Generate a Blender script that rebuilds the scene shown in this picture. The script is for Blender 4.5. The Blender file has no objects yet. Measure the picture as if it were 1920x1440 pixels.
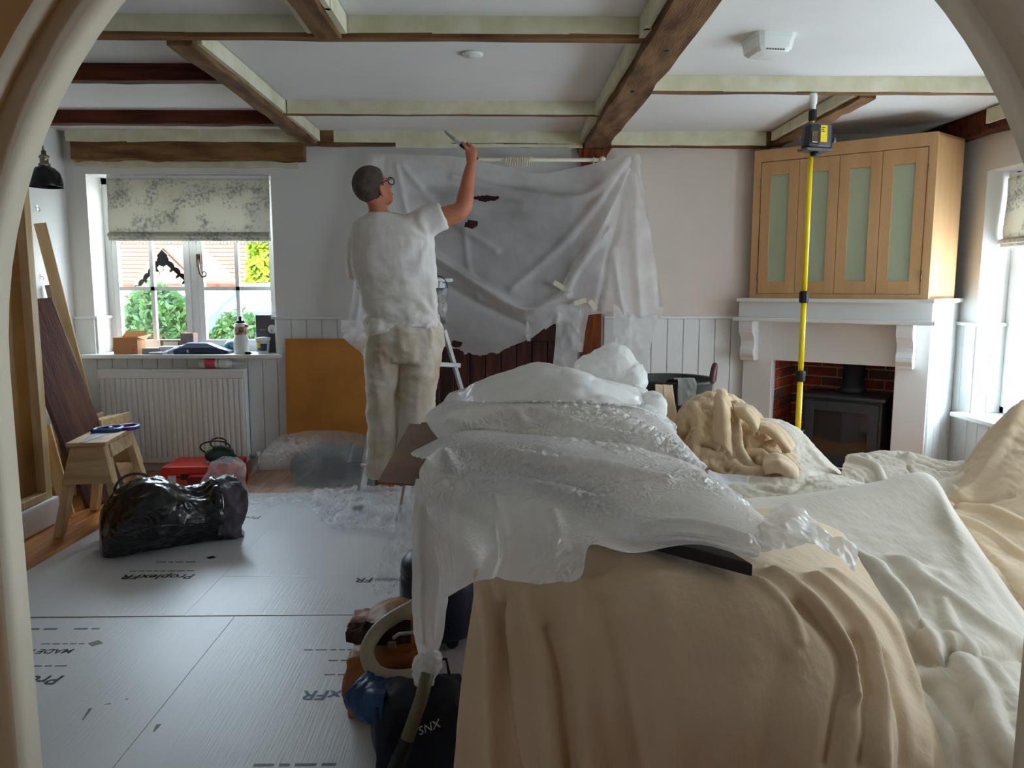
import bpy, bmesh, math, random
import numpy as np
from mathutils import Vector, Matrix, Euler
random.seed(7); np.random.seed(7)
S = bpy.context.scene
COL = S.collection
PI = math.pi
# ------------------------------------------------------------ camera
F = 1442.0; H = 1.40
PIT = math.atan(180 / F); YAW = math.atan(25 / F * math.cos(PIT))
cam = bpy.data.cameras.new('camera'); camo = bpy.data.objects.new('camera', cam); COL.objects.link(camo)
cam.sensor_fit = 'HORIZONTAL'; cam.sensor_width = 36; cam.lens = 36 * F / 1920
cam.clip_start = 0.02; cam.clip_end = 200
camo.location = (0, 0, H); camo.rotation_euler = (PI / 2 - PIT, 0, -YAW)
S.camera = camo
# ------------------------------------------------------------ world, sun, exposure
W = bpy.data.worlds.new('sky'); S.world = W; W.use_nodes = True
bg = W.node_tree.nodes['Background']
bg.inputs[0].default_value = (0.70, 0.86, 1.0, 1); bg.inputs[1].default_value = 9.0
sun = bpy.data.lights.new('sun', 'SUN'); sun.energy = 16; sun.angle = 0.01; sun.color = (1, 0.93, 0.82)
suno = bpy.data.objects.new('sun', sun); COL.objects.link(suno)
suno.rotation_euler = Vector((-0.14, 0.80, -0.50)).to_track_quat('-Z', 'Y').to_euler()
S.view_settings.view_transform = 'Standard'; S.view_settings.look = 'None'
S.view_settings.gamma = 1; S.view_settings.use_curve_mapping = False
S.view_settings.exposure = 1.22
try:
    S.cycles.max_bounces = 8; S.cycles.diffuse_bounces = 5; S.cycles.transparent_max_bounces = 14
    S.cycles.transmission_bounces = 4; S.cycles.glossy_bounces = 3
    S.cycles.caustics_reflective = False; S.cycles.caustics_refractive = False
    S.cycles.sample_clamp_indirect = 6.0; S.cycles.adaptive_threshold = 0.02
except Exception: pass
# daylight portals in the window openings: (centre, size_x, size_y, rotation)
def portal(loc, sx, sy, rot):
    l = bpy.data.lights.new('window_portal', 'AREA'); l.shape = 'RECTANGLE'; l.size = sx; l.size_y = sy
    try: l.cycles.is_portal = True
    except Exception: pass
    o = bpy.data.objects.new('window_portal', l); COL.objects.link(o); o.location = loc; o.rotation_euler = rot
portal((-2.37, 6.20, 1.57), 1.36, 1.30, (-PI / 2, 0, 0))
portal((3.56, 4.55, 1.37), 1.6, 1.30, (PI / 2, 0, PI / 2))
portal((3.56, 2.53, 1.37), 1.25, 1.60, (PI / 2, 0, PI / 2))  # portal of the added out-of-view window
portal((-2.05, -0.9, 1.55), 0.6, 0.7, (PI / 2, 0, -PI / 2))  # portal of the added hall opening

# ------------------------------------------------------------ camera-geometry helpers: a picture point at a known depth
cp_, sp_ = math.cos(PIT), math.sin(PIT); cy_, sy_ = math.cos(YAW), math.sin(YAW)
FW = np.array((sy_ * cp_, cy_ * cp_, -sp_)); RT = np.array((cy_, -sy_, 0.)); UP = np.array((sy_ * sp_, cy_ * sp_, cp_))
def ray(px, py): return FW + (px - 960) / F * RT + (720 - py) / F * UP
def atY(px, py, Y): d = ray(px, py); t = Y / d[1]; return Vector((d[0] * t, Y, H + d[2] * t))
def atX(px, py, X): d = ray(px, py); t = X / d[0]; return Vector((X, d[1] * t, H + d[2] * t))
def atZ(px, py, Z): d = ray(px, py); t = (Z - H) / d[2]; return Vector((d[0] * t, d[1] * t, Z))
def proj(P):
    V = np.asarray(P) - np.array((0, 0, H)); c = V @ FW
    return 960 + F * (V @ RT) / c, 720 - F * (V @ UP) / c

# ------------------------------------------------------------ object helpers
def link(name, data, parent=None):
    o = bpy.data.objects.new(name, data); COL.objects.link(o)
    if parent is not None: o.parent = parent
    return o
def tag(o, label, cat, group=None):
    o['label'] = label; o['category'] = cat
    if group: o['group'] = group
    return o
def thing(name, label, cat, loc=(0, 0, 0), rz=0, group=None):
    o = link(name, None); o.location = loc; o.rotation_euler = (0, 0, rz); o.empty_display_size = 0.05
    return tag(o, label, cat, group)
def struct(o): o['kind'] = 'structure'; return o

class MB:
    """collects simple shapes into one mesh"""
    def __init__(s): s.v = []; s.f = []; s.sm = []
    def add(s, vs, fs, smooth=False):
        b = len(s.v); s.v += [tuple(v) for v in vs]
        s.f += [tuple(b + i for i in f) for f in fs]; s.sm += [smooth] * len(fs); return s
    def box(s, a, b, M=None):
        x0, y0, z0 = a; x1, y1, z1 = b
        vs = [Vector(p) for p in ((x0,y0,z0),(x1,y0,z0),(x1,y1,z0),(x0,y1,z0),(x0,y0,z1),(x1,y0,z1),(x1,y1,z1),(x0,y1,z1))]
        if M is not None: vs = [M @ v for v in vs]
        return s.add(vs, [(0,3,2,1),(4,5,6,7),(0,1,5,4),(1,2,6,5),(2,3,7,6),(3,0,4,7)])
    def hexa(s, vs): return s.add(vs, [(0,3,2,1),(4,5,6,7),(0,1,5,4),(1,2,6,5),(2,3,7,6),(3,0,4,7)])
    def prism(s, poly, ext, M=None, smooth=False):
        """poly: 3-D points of one face, ext: extrusion vector"""
        p = [Vector(q) for q in poly]; e = Vector(ext); n = len(p); vs = p + [q + e for q in p]
        if M is not None: vs = [M @ v for v in vs]
        return s.add(vs, [tuple(range(n - 1, -1, -1)), tuple(range(n, 2 * n))] + [(i, (i + 1) % n, n + (i + 1) % n, n + i) for i in range(n)], smooth)
    def tube(s, pts, rad, n=10, caps=True, flat=1.0):
        pts = [Vector(p) for p in pts]; m = len(pts)
        rr = rad if hasattr(rad, '__len__') else [rad] * m
        T = [(pts[min(i + 1, m - 1)] - pts[max(i - 1, 0)]).normalized() for i in range(m)]
        ref = Vector((0, 0, 1)) if abs(T[0].z) < .9 else Vector((1, 0, 0))
        N = (ref - T[0] * ref.dot(T[0])).normalized(); vs = []
        for i in range(m):
            N = (N - T[i] * N.dot(T[i])).normalized(); B = T[i].cross(N)
            for k in range(n):
                a = 2 * PI * k / n; vs.append(pts[i] + (N * math.cos(a) + B * math.sin(a) * flat) * rr[i])
        fs = [(i * n + k, i * n + (k + 1) % n, (i + 1) * n + (k + 1) % n, (i + 1) * n + k) for i in range(m - 1) for k in range(n)]
        s.add(vs, fs, True)
        if caps:
            b = len(s.v) - len(vs)
            s.f += [tuple(b + k for k in range(n - 1, -1, -1)), tuple(b + (m - 1) * n + k for k in range(n))]; s.sm += [False, False]
        return s
    def lathe(s, prof, n=24, M=None, caps=True):
        """prof: (radius, z) from bottom to top"""
        vs = [Vector((r * math.cos(2 * PI * k / n), r * math.sin(2 * PI * k / n), z)) for r, z in prof for k in range(n)]
        if M is not None: vs = [M @ v for v in vs]
        m = len(prof)
        s.add(vs, [(i * n + k, i * n + (k + 1) % n, (i + 1) * n + (k + 1) % n, (i + 1) * n + k) for i in range(m - 1) for k in range(n)], True)
        if caps:
            b = len(s.v) - len(vs)
            s.f += [tuple(b + k for k in range(n - 1, -1, -1)), tuple(b + (m - 1) * n + k for k in range(n))]; s.sm += [False, False]
        return s
    def ell(s, c, r, M=None, nu=16, nv=10):
        c = Vector(c); vs = []
        for j in range(nv + 1):
            th = -PI / 2 + PI * j / nv
            for k in range(nu):
                a = 2 * PI * k / nu; p = Vector((r[0] * math.cos(th) * math.cos(a), r[1] * math.cos(th) * math.sin(a), r[2] * math.sin(th)))
                vs.append((M @ p if M is not None else p) + c)
        return s.add(vs, [(j * nu + k, j * nu + (k + 1) % nu, (j + 1) * nu + (k + 1) % nu, (j + 1) * nu + k) for j in range(nv) for k in range(nu)], True)
    def mesh(s, name, bevel=0, seg=2, weld=True):
        me = bpy.data.meshes.new(name); me.from_pydata(s.v, [], s.f)
        me.polygons.foreach_set('use_smooth', s.sm)
        bm = bmesh.new(); bm.from_mesh(me)
        if weld: bmesh.ops.remove_doubles(bm, verts=bm.verts, dist=1e-6)
        if bevel:
            es = [e for e in bm.edges if len(e.link_faces) == 2 and e.calc_face_angle(0) > 0.6]
            bmesh.ops.bevel(bm, geom=es, offset=bevel, segments=seg, profile=.6, affect='EDGES', clamp_overlap=True)
        bmesh.ops.recalc_face_normals(bm, faces=bm.faces)
        bm.to_mesh(me); bm.free(); return me
    def obj(s, name, m, parent=None, bevel=0, seg=2):
        me = s.mesh(name, bevel, seg); me.materials.append(m); return link(name, me, parent)

# ------------------------------------------------------------ materials (all procedural)
def nodes(name):
    m = bpy.data.materials.new(name); m.use_nodes = True; nt = m.node_tree
    return m, nt, nt.nodes['Principled BSDF']
def srgb(*c):
    return tuple(((x / 255) / 12.92 if x / 255 <= .04045 else ((x / 255 + .055) / 1.055) ** 2.4) for x in c) + (1,)
def mat(name, col, rough=.6, var=.12, scale=6, stretch=(1, 1, 1), bump=0, bscale=60, bstretch=None, metal=0, spec=.4, coat=0, col2=None, sheen=0, detail=4, trans=0, space='Object'):
    m, nt, P = nodes(name); L = nt.links.new; N = nt.nodes.new
    P.inputs['Roughness'].default_value = rough; P.inputs['Metallic'].default_value = metal
    P.inputs['Specular IOR Level'].default_value = spec; P.inputs['Coat Weight'].default_value = coat
    if sheen: P.inputs['Sheen Weight'].default_value = sheen
    tc = N('ShaderNodeTexCoord'); mp = N('ShaderNodeMapping'); mp.inputs['Scale'].default_value = stretch
    L(tc.outputs[space], mp.inputs['Vector'])
    c1 = tuple(col) if len(col) == 4 else tuple(col) + (1,)
    if col2 is None: c2 = tuple(max(0, c * (1 - var * 2)) for c in c1[:3]) + (1,)
    else: c2 = tuple(col2) if len(col2) == 4 else tuple(col2) + (1,)
    nz = N('ShaderNodeTexNoise'); nz.inputs['Scale'].default_value = scale; nz.inputs['Detail'].default_value = detail
    L(mp.outputs[0], nz.inputs['Vector'])
    rp = N('ShaderNodeValToRGB'); rp.color_ramp.elements[0].position = .35; rp.color_ramp.elements[1].position = .65
    rp.color_ramp.elements[0].color = c1; rp.color_ramp.elements[1].color = c2
    L(nz.outputs['Fac'], rp.inputs[0]); L(rp.outputs[0], P.inputs['Base Color'])
    if bump:
        nb = N('ShaderNodeTexNoise'); nb.inputs['Scale'].default_value = bscale; nb.inputs['Detail'].default_value = 3
        mb = N('ShaderNodeMapping'); mb.inputs['Scale'].default_value = bstretch or stretch
        L(tc.outputs[space], mb.inputs['Vector']); L(mb.outputs[0], nb.inputs['Vector'])
        bp = N('ShaderNodeBump'); bp.inputs['Strength'].default_value = bump; bp.inputs['Distance'].default_value = .01
        L(nb.outputs['Fac'], bp.inputs['Height']); L(bp.outputs[0], P.inputs['Normal'])
    return m
def film(name, opacity, tint=(.86, .87, .88), rough=.28, crumple=0.0, cscale=22, transl=.45):
    """thin polythene: part clear, part milky, creased"""
    m, nt, P = nodes(name); L = nt.links.new; N = nt.nodes.new; out = nt.nodes['Material Output']
    P.inputs['Base Color'].default_value = tint + (1,); P.inputs['Roughness'].default_value = rough
    P.inputs['Specular IOR Level'].default_value = .55
    tr = N('ShaderNodeBsdfTransparent'); tl = N('ShaderNodeBsdfTranslucent'); tl.inputs[0].default_value = tint + (1,)
    mx = N('ShaderNodeMixShader'); mx.inputs[0].default_value = transl; L(P.outputs[0], mx.inputs[1]); L(tl.outputs[0], mx.inputs[2])
    m2 = N('ShaderNodeMixShader'); m2.inputs[0].default_value = opacity; L(tr.outputs[0], m2.inputs[1]); L(mx.outputs[0], m2.inputs[2])
    L(m2.outputs[0], out.inputs['Surface'])
    tc = N('ShaderNodeTexCoord')
    nz = N('ShaderNodeTexNoise'); nz.inputs['Scale'].default_value = 3.5; nz.inputs['Detail'].default_value = 4; L(tc.outputs['Object'], nz.inputs['Vector'])
    mr = N('ShaderNodeMapRange'); mr.inputs['From Min'].default_value = .35; mr.inputs['From Max'].default_value = .7
    mr.inputs['To Min'].default_value = max(0, opacity - .12); mr.inputs['To Max'].default_value = min(1, opacity + .12)
    L(nz.outputs['Fac'], mr.inputs['Value']); L(mr.outputs[0], m2.inputs[0])
    if crumple:
        vo = N('ShaderNodeTexVoronoi'); vo.feature = 'DISTANCE_TO_EDGE'; vo.inputs['Scale'].default_value = cscale
        n2 = N('ShaderNodeTexNoise'); n2.inputs['Scale'].default_value = cscale * .5; L(tc.outputs['Object'], n2.inputs['Vector'])
        ad = N('ShaderNodeMixRGB'); ad.blend_type = 'ADD'; ad.inputs[0].default_value = .35; L(tc.outputs['Object'], ad.inputs[1]); L(n2.outputs['Color'], ad.inputs[2]); L(ad.outputs[0], vo.inputs['Vector'])
        bp = N('ShaderNodeBump'); bp.inputs['Strength'].default_value = crumple; bp.inputs['Distance'].default_value = .02
        n3 = N('ShaderNodeTexNoise'); n3.inputs['Scale'].default_value = 3.0; n3.inputs['Detail'].default_value = 2; L(tc.outputs['Object'], n3.inputs['Vector'])
        m3 = N('ShaderNodeMapRange'); m3.inputs['From Min'].default_value = .46; m3.inputs['From Max'].default_value = .62; m3.inputs['To Min'].default_value = crumple * .12; m3.inputs['To Max'].default_value = crumple; L(n3.outputs['Fac'], m3.inputs['Value']); L(m3.outputs[0], bp.inputs['Strength'])
        L(vo.outputs['Distance'], bp.inputs['Height']); L(bp.outputs[0], P.inputs['Normal']); L(bp.outputs[0], tl.inputs['Normal'])
    return m
def glass_pane(name):
    m, nt, P = nodes(name); L = nt.links.new; N = nt.nodes.new; out = nt.nodes['Material Output']
    tr = N('ShaderNodeBsdfTransparent'); gl = N('ShaderNodeBsdfGlossy'); gl.inputs['Roughness'].default_value = .02
    mx = N('ShaderNodeMixShader'); mx.inputs[0].default_value = .06; L(tr.outputs[0], mx.inputs[1]); L(gl.outputs[0], mx.inputs[2]); L(mx.outputs[0], out.inputs['Surface'])
    return m
M = {}
M['wall'] = mat('wall_paint', srgb(222, 220, 216), .75, .03, 1.5, bump=.05, bscale=30)
M['plaster'] = mat('ceiling_plaster', srgb(226, 225, 222), .8, .04, 1.2, bump=.05, bscale=18)
M['white'] = mat('white_gloss_paint', srgb(228, 228, 226), .4, .02, 4, bump=.02, bscale=25)
M['cream'] = mat('cream_paint', srgb(238, 227, 204), .5, .03, 3)
M['ochre'] = mat('ochre_hall_paint', srgb(196, 148, 92), .7, .08, 2)
M['tng'] = mat('panelling_paint', srgb(224, 226, 224), .45, .03, 5, bump=.02, bscale=20)
M['beam'] = mat('old_oak', srgb(136, 102, 70), .75, .25, 5, (3, .6, 3), .35, 30, (6, .6, 6), spec=.2, col2=srgb(84, 58, 38))
M['beamx'] = mat('old_oak_cross', srgb(142, 104, 66), .75, .25, 5, (.6, 3, 3), .35, 30, (.6, 6, 6), spec=.2, col2=srgb(92, 62, 38))
M['redbeam'] = mat('red_brown_joist', srgb(98, 44, 24), .65, .3, 5, (.6, 4, 4), .3, 30, (.6, 6, 6), spec=.25, col2=srgb(48, 18, 10))
M['post'] = mat('orange_oak_post', srgb(142, 70, 26), .6, .2, 6, (4, 4, .6), .2, 30, spec=.3, col2=srgb(96, 42, 16))
M['darkdoor'] = mat('dark_stained_wood', srgb(84, 42, 30), .45, .25, 6, (5, 5, .5), .2, 40, spec=.4, col2=srgb(44, 20, 15))
M['tape'] = mat('masking_tape', srgb(222, 217, 192), .65, .1, 7, (1, 1, 1), .25, 40, col2=srgb(204, 198, 164))
M['floor'] = mat('pine_floor', srgb(206, 138, 66), .4, .2, 4, (8, .7, 4), .1, 50, coat=.15, col2=srgb(166, 98, 40))
M['pine'] = mat('raw_pine', srgb(216, 188, 144), .6, .1, 5, (5, 5, .6), .1, 50, col2=srgb(192, 158, 110))
M['pinex'] = mat('raw_pine_cross', srgb(206, 178, 136), .6, .1, 5, (.7, 5, 5), .1, 50, col2=srgb(184, 150, 106))
M['hardboard'] = mat('hardboard', srgb(190, 128, 54), .6, .06, 3, col2=srgb(168, 108, 42))
M['mdf'] = mat('mdf_brown', srgb(150, 104, 46), .6, .08, 3, col2=srgb(128, 84, 34))
M['cupboard'] = mat('raw_cupboard_wood', srgb(206, 164, 116), .55, .05, 2, (4, 4, .5), .04, 40, col2=srgb(196, 152, 104))
M['frost'] = mat('frosted_green_glass', srgb(176, 186, 158), .3, .03, 2, spec=.5)
M['brick'] = mat('red_brick', srgb(182, 82, 56), .85, .25, 9, bump=.4, bscale=50, col2=srgb(140, 56, 38))
M['brickb'] = mat('dark_brick', srgb(140, 72, 56), .85, .25, 9, bump=.4, bscale=50, col2=srgb(110, 84, 72))
M['mortar'] = mat('lime_mortar', srgb(212, 188, 160), .9, .12, 20, bump=.3, bscale=60)
M['iron'] = mat('stove_iron', srgb(54, 56, 62), .45, .1, 12, bump=.08, bscale=90, spec=.4)
M['steel'] = mat('bright_steel', srgb(200, 202, 205), .3, .05, 8, metal=.9)
M['alu'] = mat('worn_aluminium', srgb(190, 190, 190), .4, .1, 14, metal=.75, bump=.05, bscale=70)
M['black'] = mat('black_plastic', srgb(28, 28, 30), .45, .1, 8)
M['grey'] = mat('grey_plastic', srgb(92, 90, 92), .5, .1, 8)
M['yellow'] = mat('yellow_paint', srgb(240, 210, 10), .35, .03, 6)
M['whitep'] = mat('white_plastic', srgb(226, 226, 222), .4, .03, 6)
M['pane'] = glass_pane('window_glass')
M['lampblack'] = mat('black_enamel', srgb(20, 22, 24), .25, .05, 6)
M['brass'] = mat('aged_nickel', srgb(150, 140, 120), .35, .1, 9, metal=.9)
M['sheet'] = mat('corrugated_sheet', srgb(224, 226, 230), .40, .05, 2.2, (1, .25, 1), .12, 150, (1, .03, 1), spec=.7, coat=.0)
M['ink'] = mat('black_print', srgb(40, 40, 42), .5, .15, 20)
M['inkblue'] = mat('blue_print', srgb(60, 110, 150), .5, .15, 20)
M['inkgrey'] = mat('grey_print', srgb(120, 122, 126), .5, .15, 20)
# ------------------------------------------------------------ noise, lofts, folds
_perm = np.random.RandomState(4).permutation(512)
_perm = np.concatenate([_perm, _perm, _perm])
_grad = np.random.RandomState(9).normal(size=(512, 3)); _grad /= np.linalg.norm(_grad, axis=1)[:, None]
def gnoise(Pn):
    Pn = np.asarray(Pn, float); I = np.floor(Pn).astype(int); f = Pn - I; I &= 255; u = f * f * f * (f * (f * 6 - 15) + 10); r = 0
    for dx in (0, 1):
        for dy in (0, 1):
            for dz in (0, 1):
                h = _perm[_perm[_perm[(I[:, 0] + dx) & 255] + ((I[:, 1] + dy) & 255)] % 512 + ((I[:, 2] + dz) & 255)] % 512
                g = _grad[h]; d = f - np.array((dx, dy, dz)); w = (u[:, 0] if dx else 1 - u[:, 0]) * (u[:, 1] if dy else 1 - u[:, 1]) * (u[:, 2] if dz else 1 - u[:, 2])
                r = r + w * (g * d).sum(1)
    return r * 1.6
def fbm(Pn, o=3, ridged=False):
    r = 0; a = 1; t = 0
    for k in range(o):
        n = gnoise(np.asarray(Pn) * 2 ** k + 17.3 * k); r = r + a * ((1 - 2 * np.abs(n)) if ridged else n); t += a; a *= .5
    return r / t
def cr1(A, n):
    """Catmull-Rom resample along axis 0"""
    A = np.asarray(A, float); m = len(A); t = np.linspace(0, m - 1, n); i = np.minimum(t.astype(int), m - 2); f = (t - i)
    f = f.reshape((-1,) + (1,) * (A.ndim - 1))
    g = lambda k: A[np.clip(k, 0, m - 1)]
    p0 = np.where((i == 0).reshape(f.shape), 2 * g(i) - g(i + 1), g(i - 1)); p3 = np.where((i == m - 2).reshape(f.shape), 2 * g(i + 1) - g(i), g(i + 2)); p1, p2 = g(i), g(i + 1)
    return .5 * (2 * p1 + (p2 - p0) * f + (2 * p0 - 5 * p1 + 4 * p2 - p3) * f ** 2 + (3 * p1 - p0 - 3 * p2 + p3) * f ** 3)
def grid_normals(G):
    du = np.gradient(G, axis=1); dv = np.gradient(G, axis=0); N_ = np.cross(du, dv); return N_ / (np.linalg.norm(N_, axis=2)[..., None] + 1e-9)
def segdist(Pn, pl):
    best = np.full(len(Pn), 1e9)
    for a, b in zip(pl[:-1], pl[1:]):
        d = b - a; t = np.clip(((Pn - a) @ d) / (d @ d + 1e-9), 0, 1); best = np.minimum(best, np.linalg.norm(Pn - a - t[:, None] * d, axis=1))
    return best
class Sheet:
    """draped surface: control rows -> smooth grid, then ridges, furrows and crumple"""
    def __init__(s, rows, nu, nv, closed=False):
        A = np.array([[tuple(p) for p in r] for r in rows], float)
        A = cr1(A, nv); A = cr1(A.transpose(1, 0, 2), nu).transpose(1, 0, 2); s.G = A; s.nu = nu; s.nv = nv
        s.up()
    def up(s):
        s.N = grid_normals(s.G)
        c = s.G - np.array((0, 0, H)); sg = np.sign((s.N * -c).sum(2).mean()); s.N *= sg if sg else 1
    def flat(s): return s.G.reshape(-1, 3)
    def push(s, h): s.G = s.G + s.N * h.reshape(s.nv, s.nu)[..., None]; s.up(); return s
    def fold(s, pxpts, amp, width, sharp=1.0, taper=True):
        """a ridge (amp > 0) or furrow along picture points found on the surface"""
        Pn = s.flat(); x, y = proj(Pn); pl = []
        for a, b in pxpts: pl.append(Pn[np.argmin((x - a) ** 2 + (y - b) ** 2)])
        pl = np.array(pl); pl = cr1(pl, max(8, 4 * len(pl))) if len(pl) > 2 else pl
        d = segdist(Pn, pl); h = amp * np.exp(-(d / width) ** (2 * sharp))
        return s.push(h)
    def crumple(s, amp, scale, o=3, ridged=True, mask=None, aniso=(1, 1, 1)):
        h = fbm(s.flat() * np.array(aniso) * scale, o, ridged) * amp
        if mask is not None: h = h * mask.reshape(-1)
        return s.push(h)
    def buckle(s, stretch, iters=110, seed=8, amp=.008, k=.006, bend=.3, aniso=(1, 1, 1), mask=None, rng=0):
        """give the sheet more cloth than its place has room for and let it settle into wrinkles lying on that place"""
        B = s.G.copy(); Nn = s.N.copy(); mk = np.ones((s.nv, s.nu)) if mask is None else mask.reshape(s.nv, s.nu)
        h = fbm((s.flat() + rng) * np.array(aniso) * seed, 3).reshape(s.nv, s.nu) * amp * mk
        Q = B + Nn * h[..., None]; sf = 1 + (stretch - 1) * mk; cons = []
        for di, dj, st in ((0, 1, 1.), (1, 0, 1.), (1, 1, .6), (1, -1, .6), (0, 3, bend), (3, 0, bend)):
            a = (slice(0, s.nv - di), slice(0, s.nu - dj) if dj >= 0 else slice(-dj, s.nu)); b = (slice(di, s.nv), slice(dj, s.nu) if dj >= 0 else slice(0, s.nu + dj))
            cons.append((a, b, np.linalg.norm(B[b] - B[a], axis=2) * (sf[a] + sf[b]) / 2, st))
        for it in range(iters):
            acc = np.zeros_like(Q); cnt = np.full((s.nv, s.nu), 1e-6)
            for a, b, r0, st in cons:
                d = Q[b] - Q[a]; L_ = np.linalg.norm(d, axis=2) + 1e-9; c = d * ((L_ - r0) / L_ * .5 * st)[..., None]
                acc[a] += c; acc[b] -= c; cnt[a] += st; cnt[b] += st
            Q += acc * (2.6 / cnt)[..., None]; Q += (B - Q) * k
            hh = ((Q - B) * Nn).sum(2); Q += Nn * np.maximum(0, -.003 - hh)[..., None] * .7
        s.G = Q; s.up(); return s
    def refine(s, nu, nv):
        s.G = cr1(cr1(s.G, nv).transpose(1, 0, 2), nu).transpose(1, 0, 2); s.nu = nu; s.nv = nv; s.up(); return s
    def uv(s):
        v, u = np.meshgrid(np.linspace(0, 1, s.nv), np.linspace(0, 1, s.nu), indexing='ij'); return u, v
    def obj(s, name, m, parent=None, thick=.003, keep=None, zmin=None):
        if zmin is not None: s.G[..., 2] = np.maximum(s.G[..., 2], zmin)
        v = s.flat(); nu, nv = s.nu, s.nv
        fs = [(j * nu + i, j * nu + i + 1, (j + 1) * nu + i + 1, (j + 1) * nu + i) for j in range(nv - 1) for i in range(nu - 1) if keep is None or (keep[j, i] and keep[j, i + 1] and keep[j + 1, i] and keep[j + 1, i + 1])]
        me = bpy.data.meshes.new(name); me.from_pydata([tuple(p) for p in v], [], fs); me.polygons.foreach_set('use_smooth', [True] * len(fs))
        bm = bmesh.new(); bm.from_mesh(me); loose = [q for q in bm.verts if not q.link_faces]; bmesh.ops.delete(bm, geom=loose, context='VERTS'); bm.to_mesh(me); bm.free()
        me.materials.append(m); o = link(name, me, parent)
        if thick:
            md = o.modifiers.new('thickness', 'SOLIDIFY'); md.thickness = thick; md.offset = -1
        return o
def fuse(mb, name, m, parent=None, voxel=.012, smooth=6, factor=.6, M_=None, post=None):
    """merge overlapping shapes into one continuous smooth surface"""
    me = mb.mesh(name, weld=False); o = bpy.data.objects.new(name, me); COL.objects.link(o)
    r = o.modifiers.new('r', 'REMESH'); r.mode = 'VOXEL'; r.voxel_size = voxel
    if smooth: sm = o.modifiers.new('s', 'SMOOTH'); sm.iterations = smooth; sm.factor = factor
    dg = bpy.context.evaluated_depsgraph_get(); dg.update(); ne = bpy.data.meshes.new_from_object(o.evaluated_get(dg))
    bpy.data.objects.remove(o); bpy.data.meshes.remove(me)
    ne.name = name; ne.materials.clear(); ne.materials.append(m)
    n = len(ne.vertices); co = np.empty(n * 3); ne.vertices.foreach_get('co', co); co = co.reshape(-1, 3)
    if post is not None:
        no = np.empty(n * 3); ne.vertices.foreach_get('normal', no); co = post(co, no.reshape(-1, 3)); ne.vertices.foreach_set('co', co.reshape(-1)); ne.update()
    ne.polygons.foreach_set('use_smooth', [True] * len(ne.polygons))
    return link(name, ne, parent)
def text_mesh(txt, size, name, m, parent, loc, rot, extrude=.0003, shear=0, bold=0):
    c = bpy.data.curves.new(name, 'FONT'); c.body = txt; c.size = size; c.extrude = extrude; c.shear = shear; c.offset = bold; c.resolution_u = 3
    t = bpy.data.objects.new(name, c); COL.objects.link(t); dg = bpy.context.evaluated_depsgraph_get(); dg.update()
    me = bpy.data.meshes.new_from_object(t.evaluated_get(dg)); bpy.data.objects.remove(t); bpy.data.curves.remove(c)
    me.materials.clear(); me.materials.append(m); o = link(name, me, parent); o.location = loc; o.rotation_euler = rot; return o
# ============================================================ the setting
XL, XR, YF, YB, ZC = -3.20, 3.25, 1.15, 5.88, 2.54
DADO = 1.167
# ---- floor: pine boards, each its own piece
fl = struct(MB().box((XL - .2, YF - .1, -.12), (XR + .3, YB + .3, -.022)).obj('floor', M['floor']))
fl['label'] = 'orange pine floorboards running under the protective sheets'
rng = random.Random(3)
for i in range(48):
    x0 = XL + i * .1345
    if x0 > XR - .02: break
    cut = rng.uniform(2.2, 4.9)
    for a, b in ((YF, cut - .001), (cut + .001, YB)):
        MB().box((x0 + .001, a, -.022), (min(x0 + .1335, XR), b, -.001 - rng.uniform(0, .0012))).obj('plank', M['floor'], fl, bevel=.0015, seg=1)
struct(MB().box((-2.0, -2.8, -.12), (2.0, 1.054, 0)).obj('floor_hall', M['floor']))
# ---- back wall with window opening (recess) and dark doorway
WX0, WX1, WZ0, WZ1 = -3.05, -1.69, .905, 2.235
DX0, DX1, DZ1 = -.47, .50, 2.10
TH = .30
wb = MB()
wb.box((XL - .2, YB, 0), (WX0, YB + TH, ZC)); wb.box((WX0, YB, 0), (WX1, YB + TH, WZ0 - .028)); wb.box((WX0, YB, WZ1), (WX1, YB + TH, ZC))
wb.box((WX1, YB, 0), (DX0, YB + TH, ZC)); wb.box((DX0, YB, DZ1), (DX1, YB + TH, ZC)); wb.box((DX1, YB, 0), (1.93, YB + TH, ZC)); wb.box((1.93, YB, 1.30), (XR + .3, YB + TH, ZC)); wb.box((1.93, YB + .38, 0), (XR + .3, YB + .5, 1.30))
wall_back = struct(wb.obj('wall_back', M['wall']))
# tongue-and-groove panelling below the dado, board by board
def tng(parent, x0, x1, z0, z1, w=.117):
    n = max(1, round((x1 - x0) / w)); w = (x1 - x0) / n
    for i in range(n):
        MB().box((x0 + i * w + .002, YB - .014, z0), (x0 + (i + 1) * w - .002, YB, z1)).obj('panel_board', M['tng'], parent, bevel=.003, seg=1)
tng(wall_back, XL, WX0, .12, DADO); tng(wall_back, WX0, WX1, .12, WZ0 - .03); tng(wall_back, WX1, DX0 - .06, .12, DADO); tng(wall_back, .80, 1.90, .12, DADO)
for a, b in ((XL, WX0 + .0), (WX1, DX0 - .06), (.80, 1.92)):
    MB().box((a, YB - .034, DADO), (b, YB, DADO + .022)).obj('dado_rail', M['white'], wall_back, bevel=.006)
for a, b in ((XL, DX0 - .06), (.80, 1.90)):
    bb = struct(MB().box((a, YB - .03, 0), (b, YB, .13)).obj('baseboard_back', M['white'], None, bevel=.006))
MB().box((.80, YB - .004, DADO + .022), (1.92, YB, 2.44)).obj('warm_light_panel', mat('warm_lit_wall', srgb(214, 200, 188), .85, .05, 2, col2=srgb(206, 194, 184)), wall_back)  # warm light on this stretch of wall, painted as a thin beige panel
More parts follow.
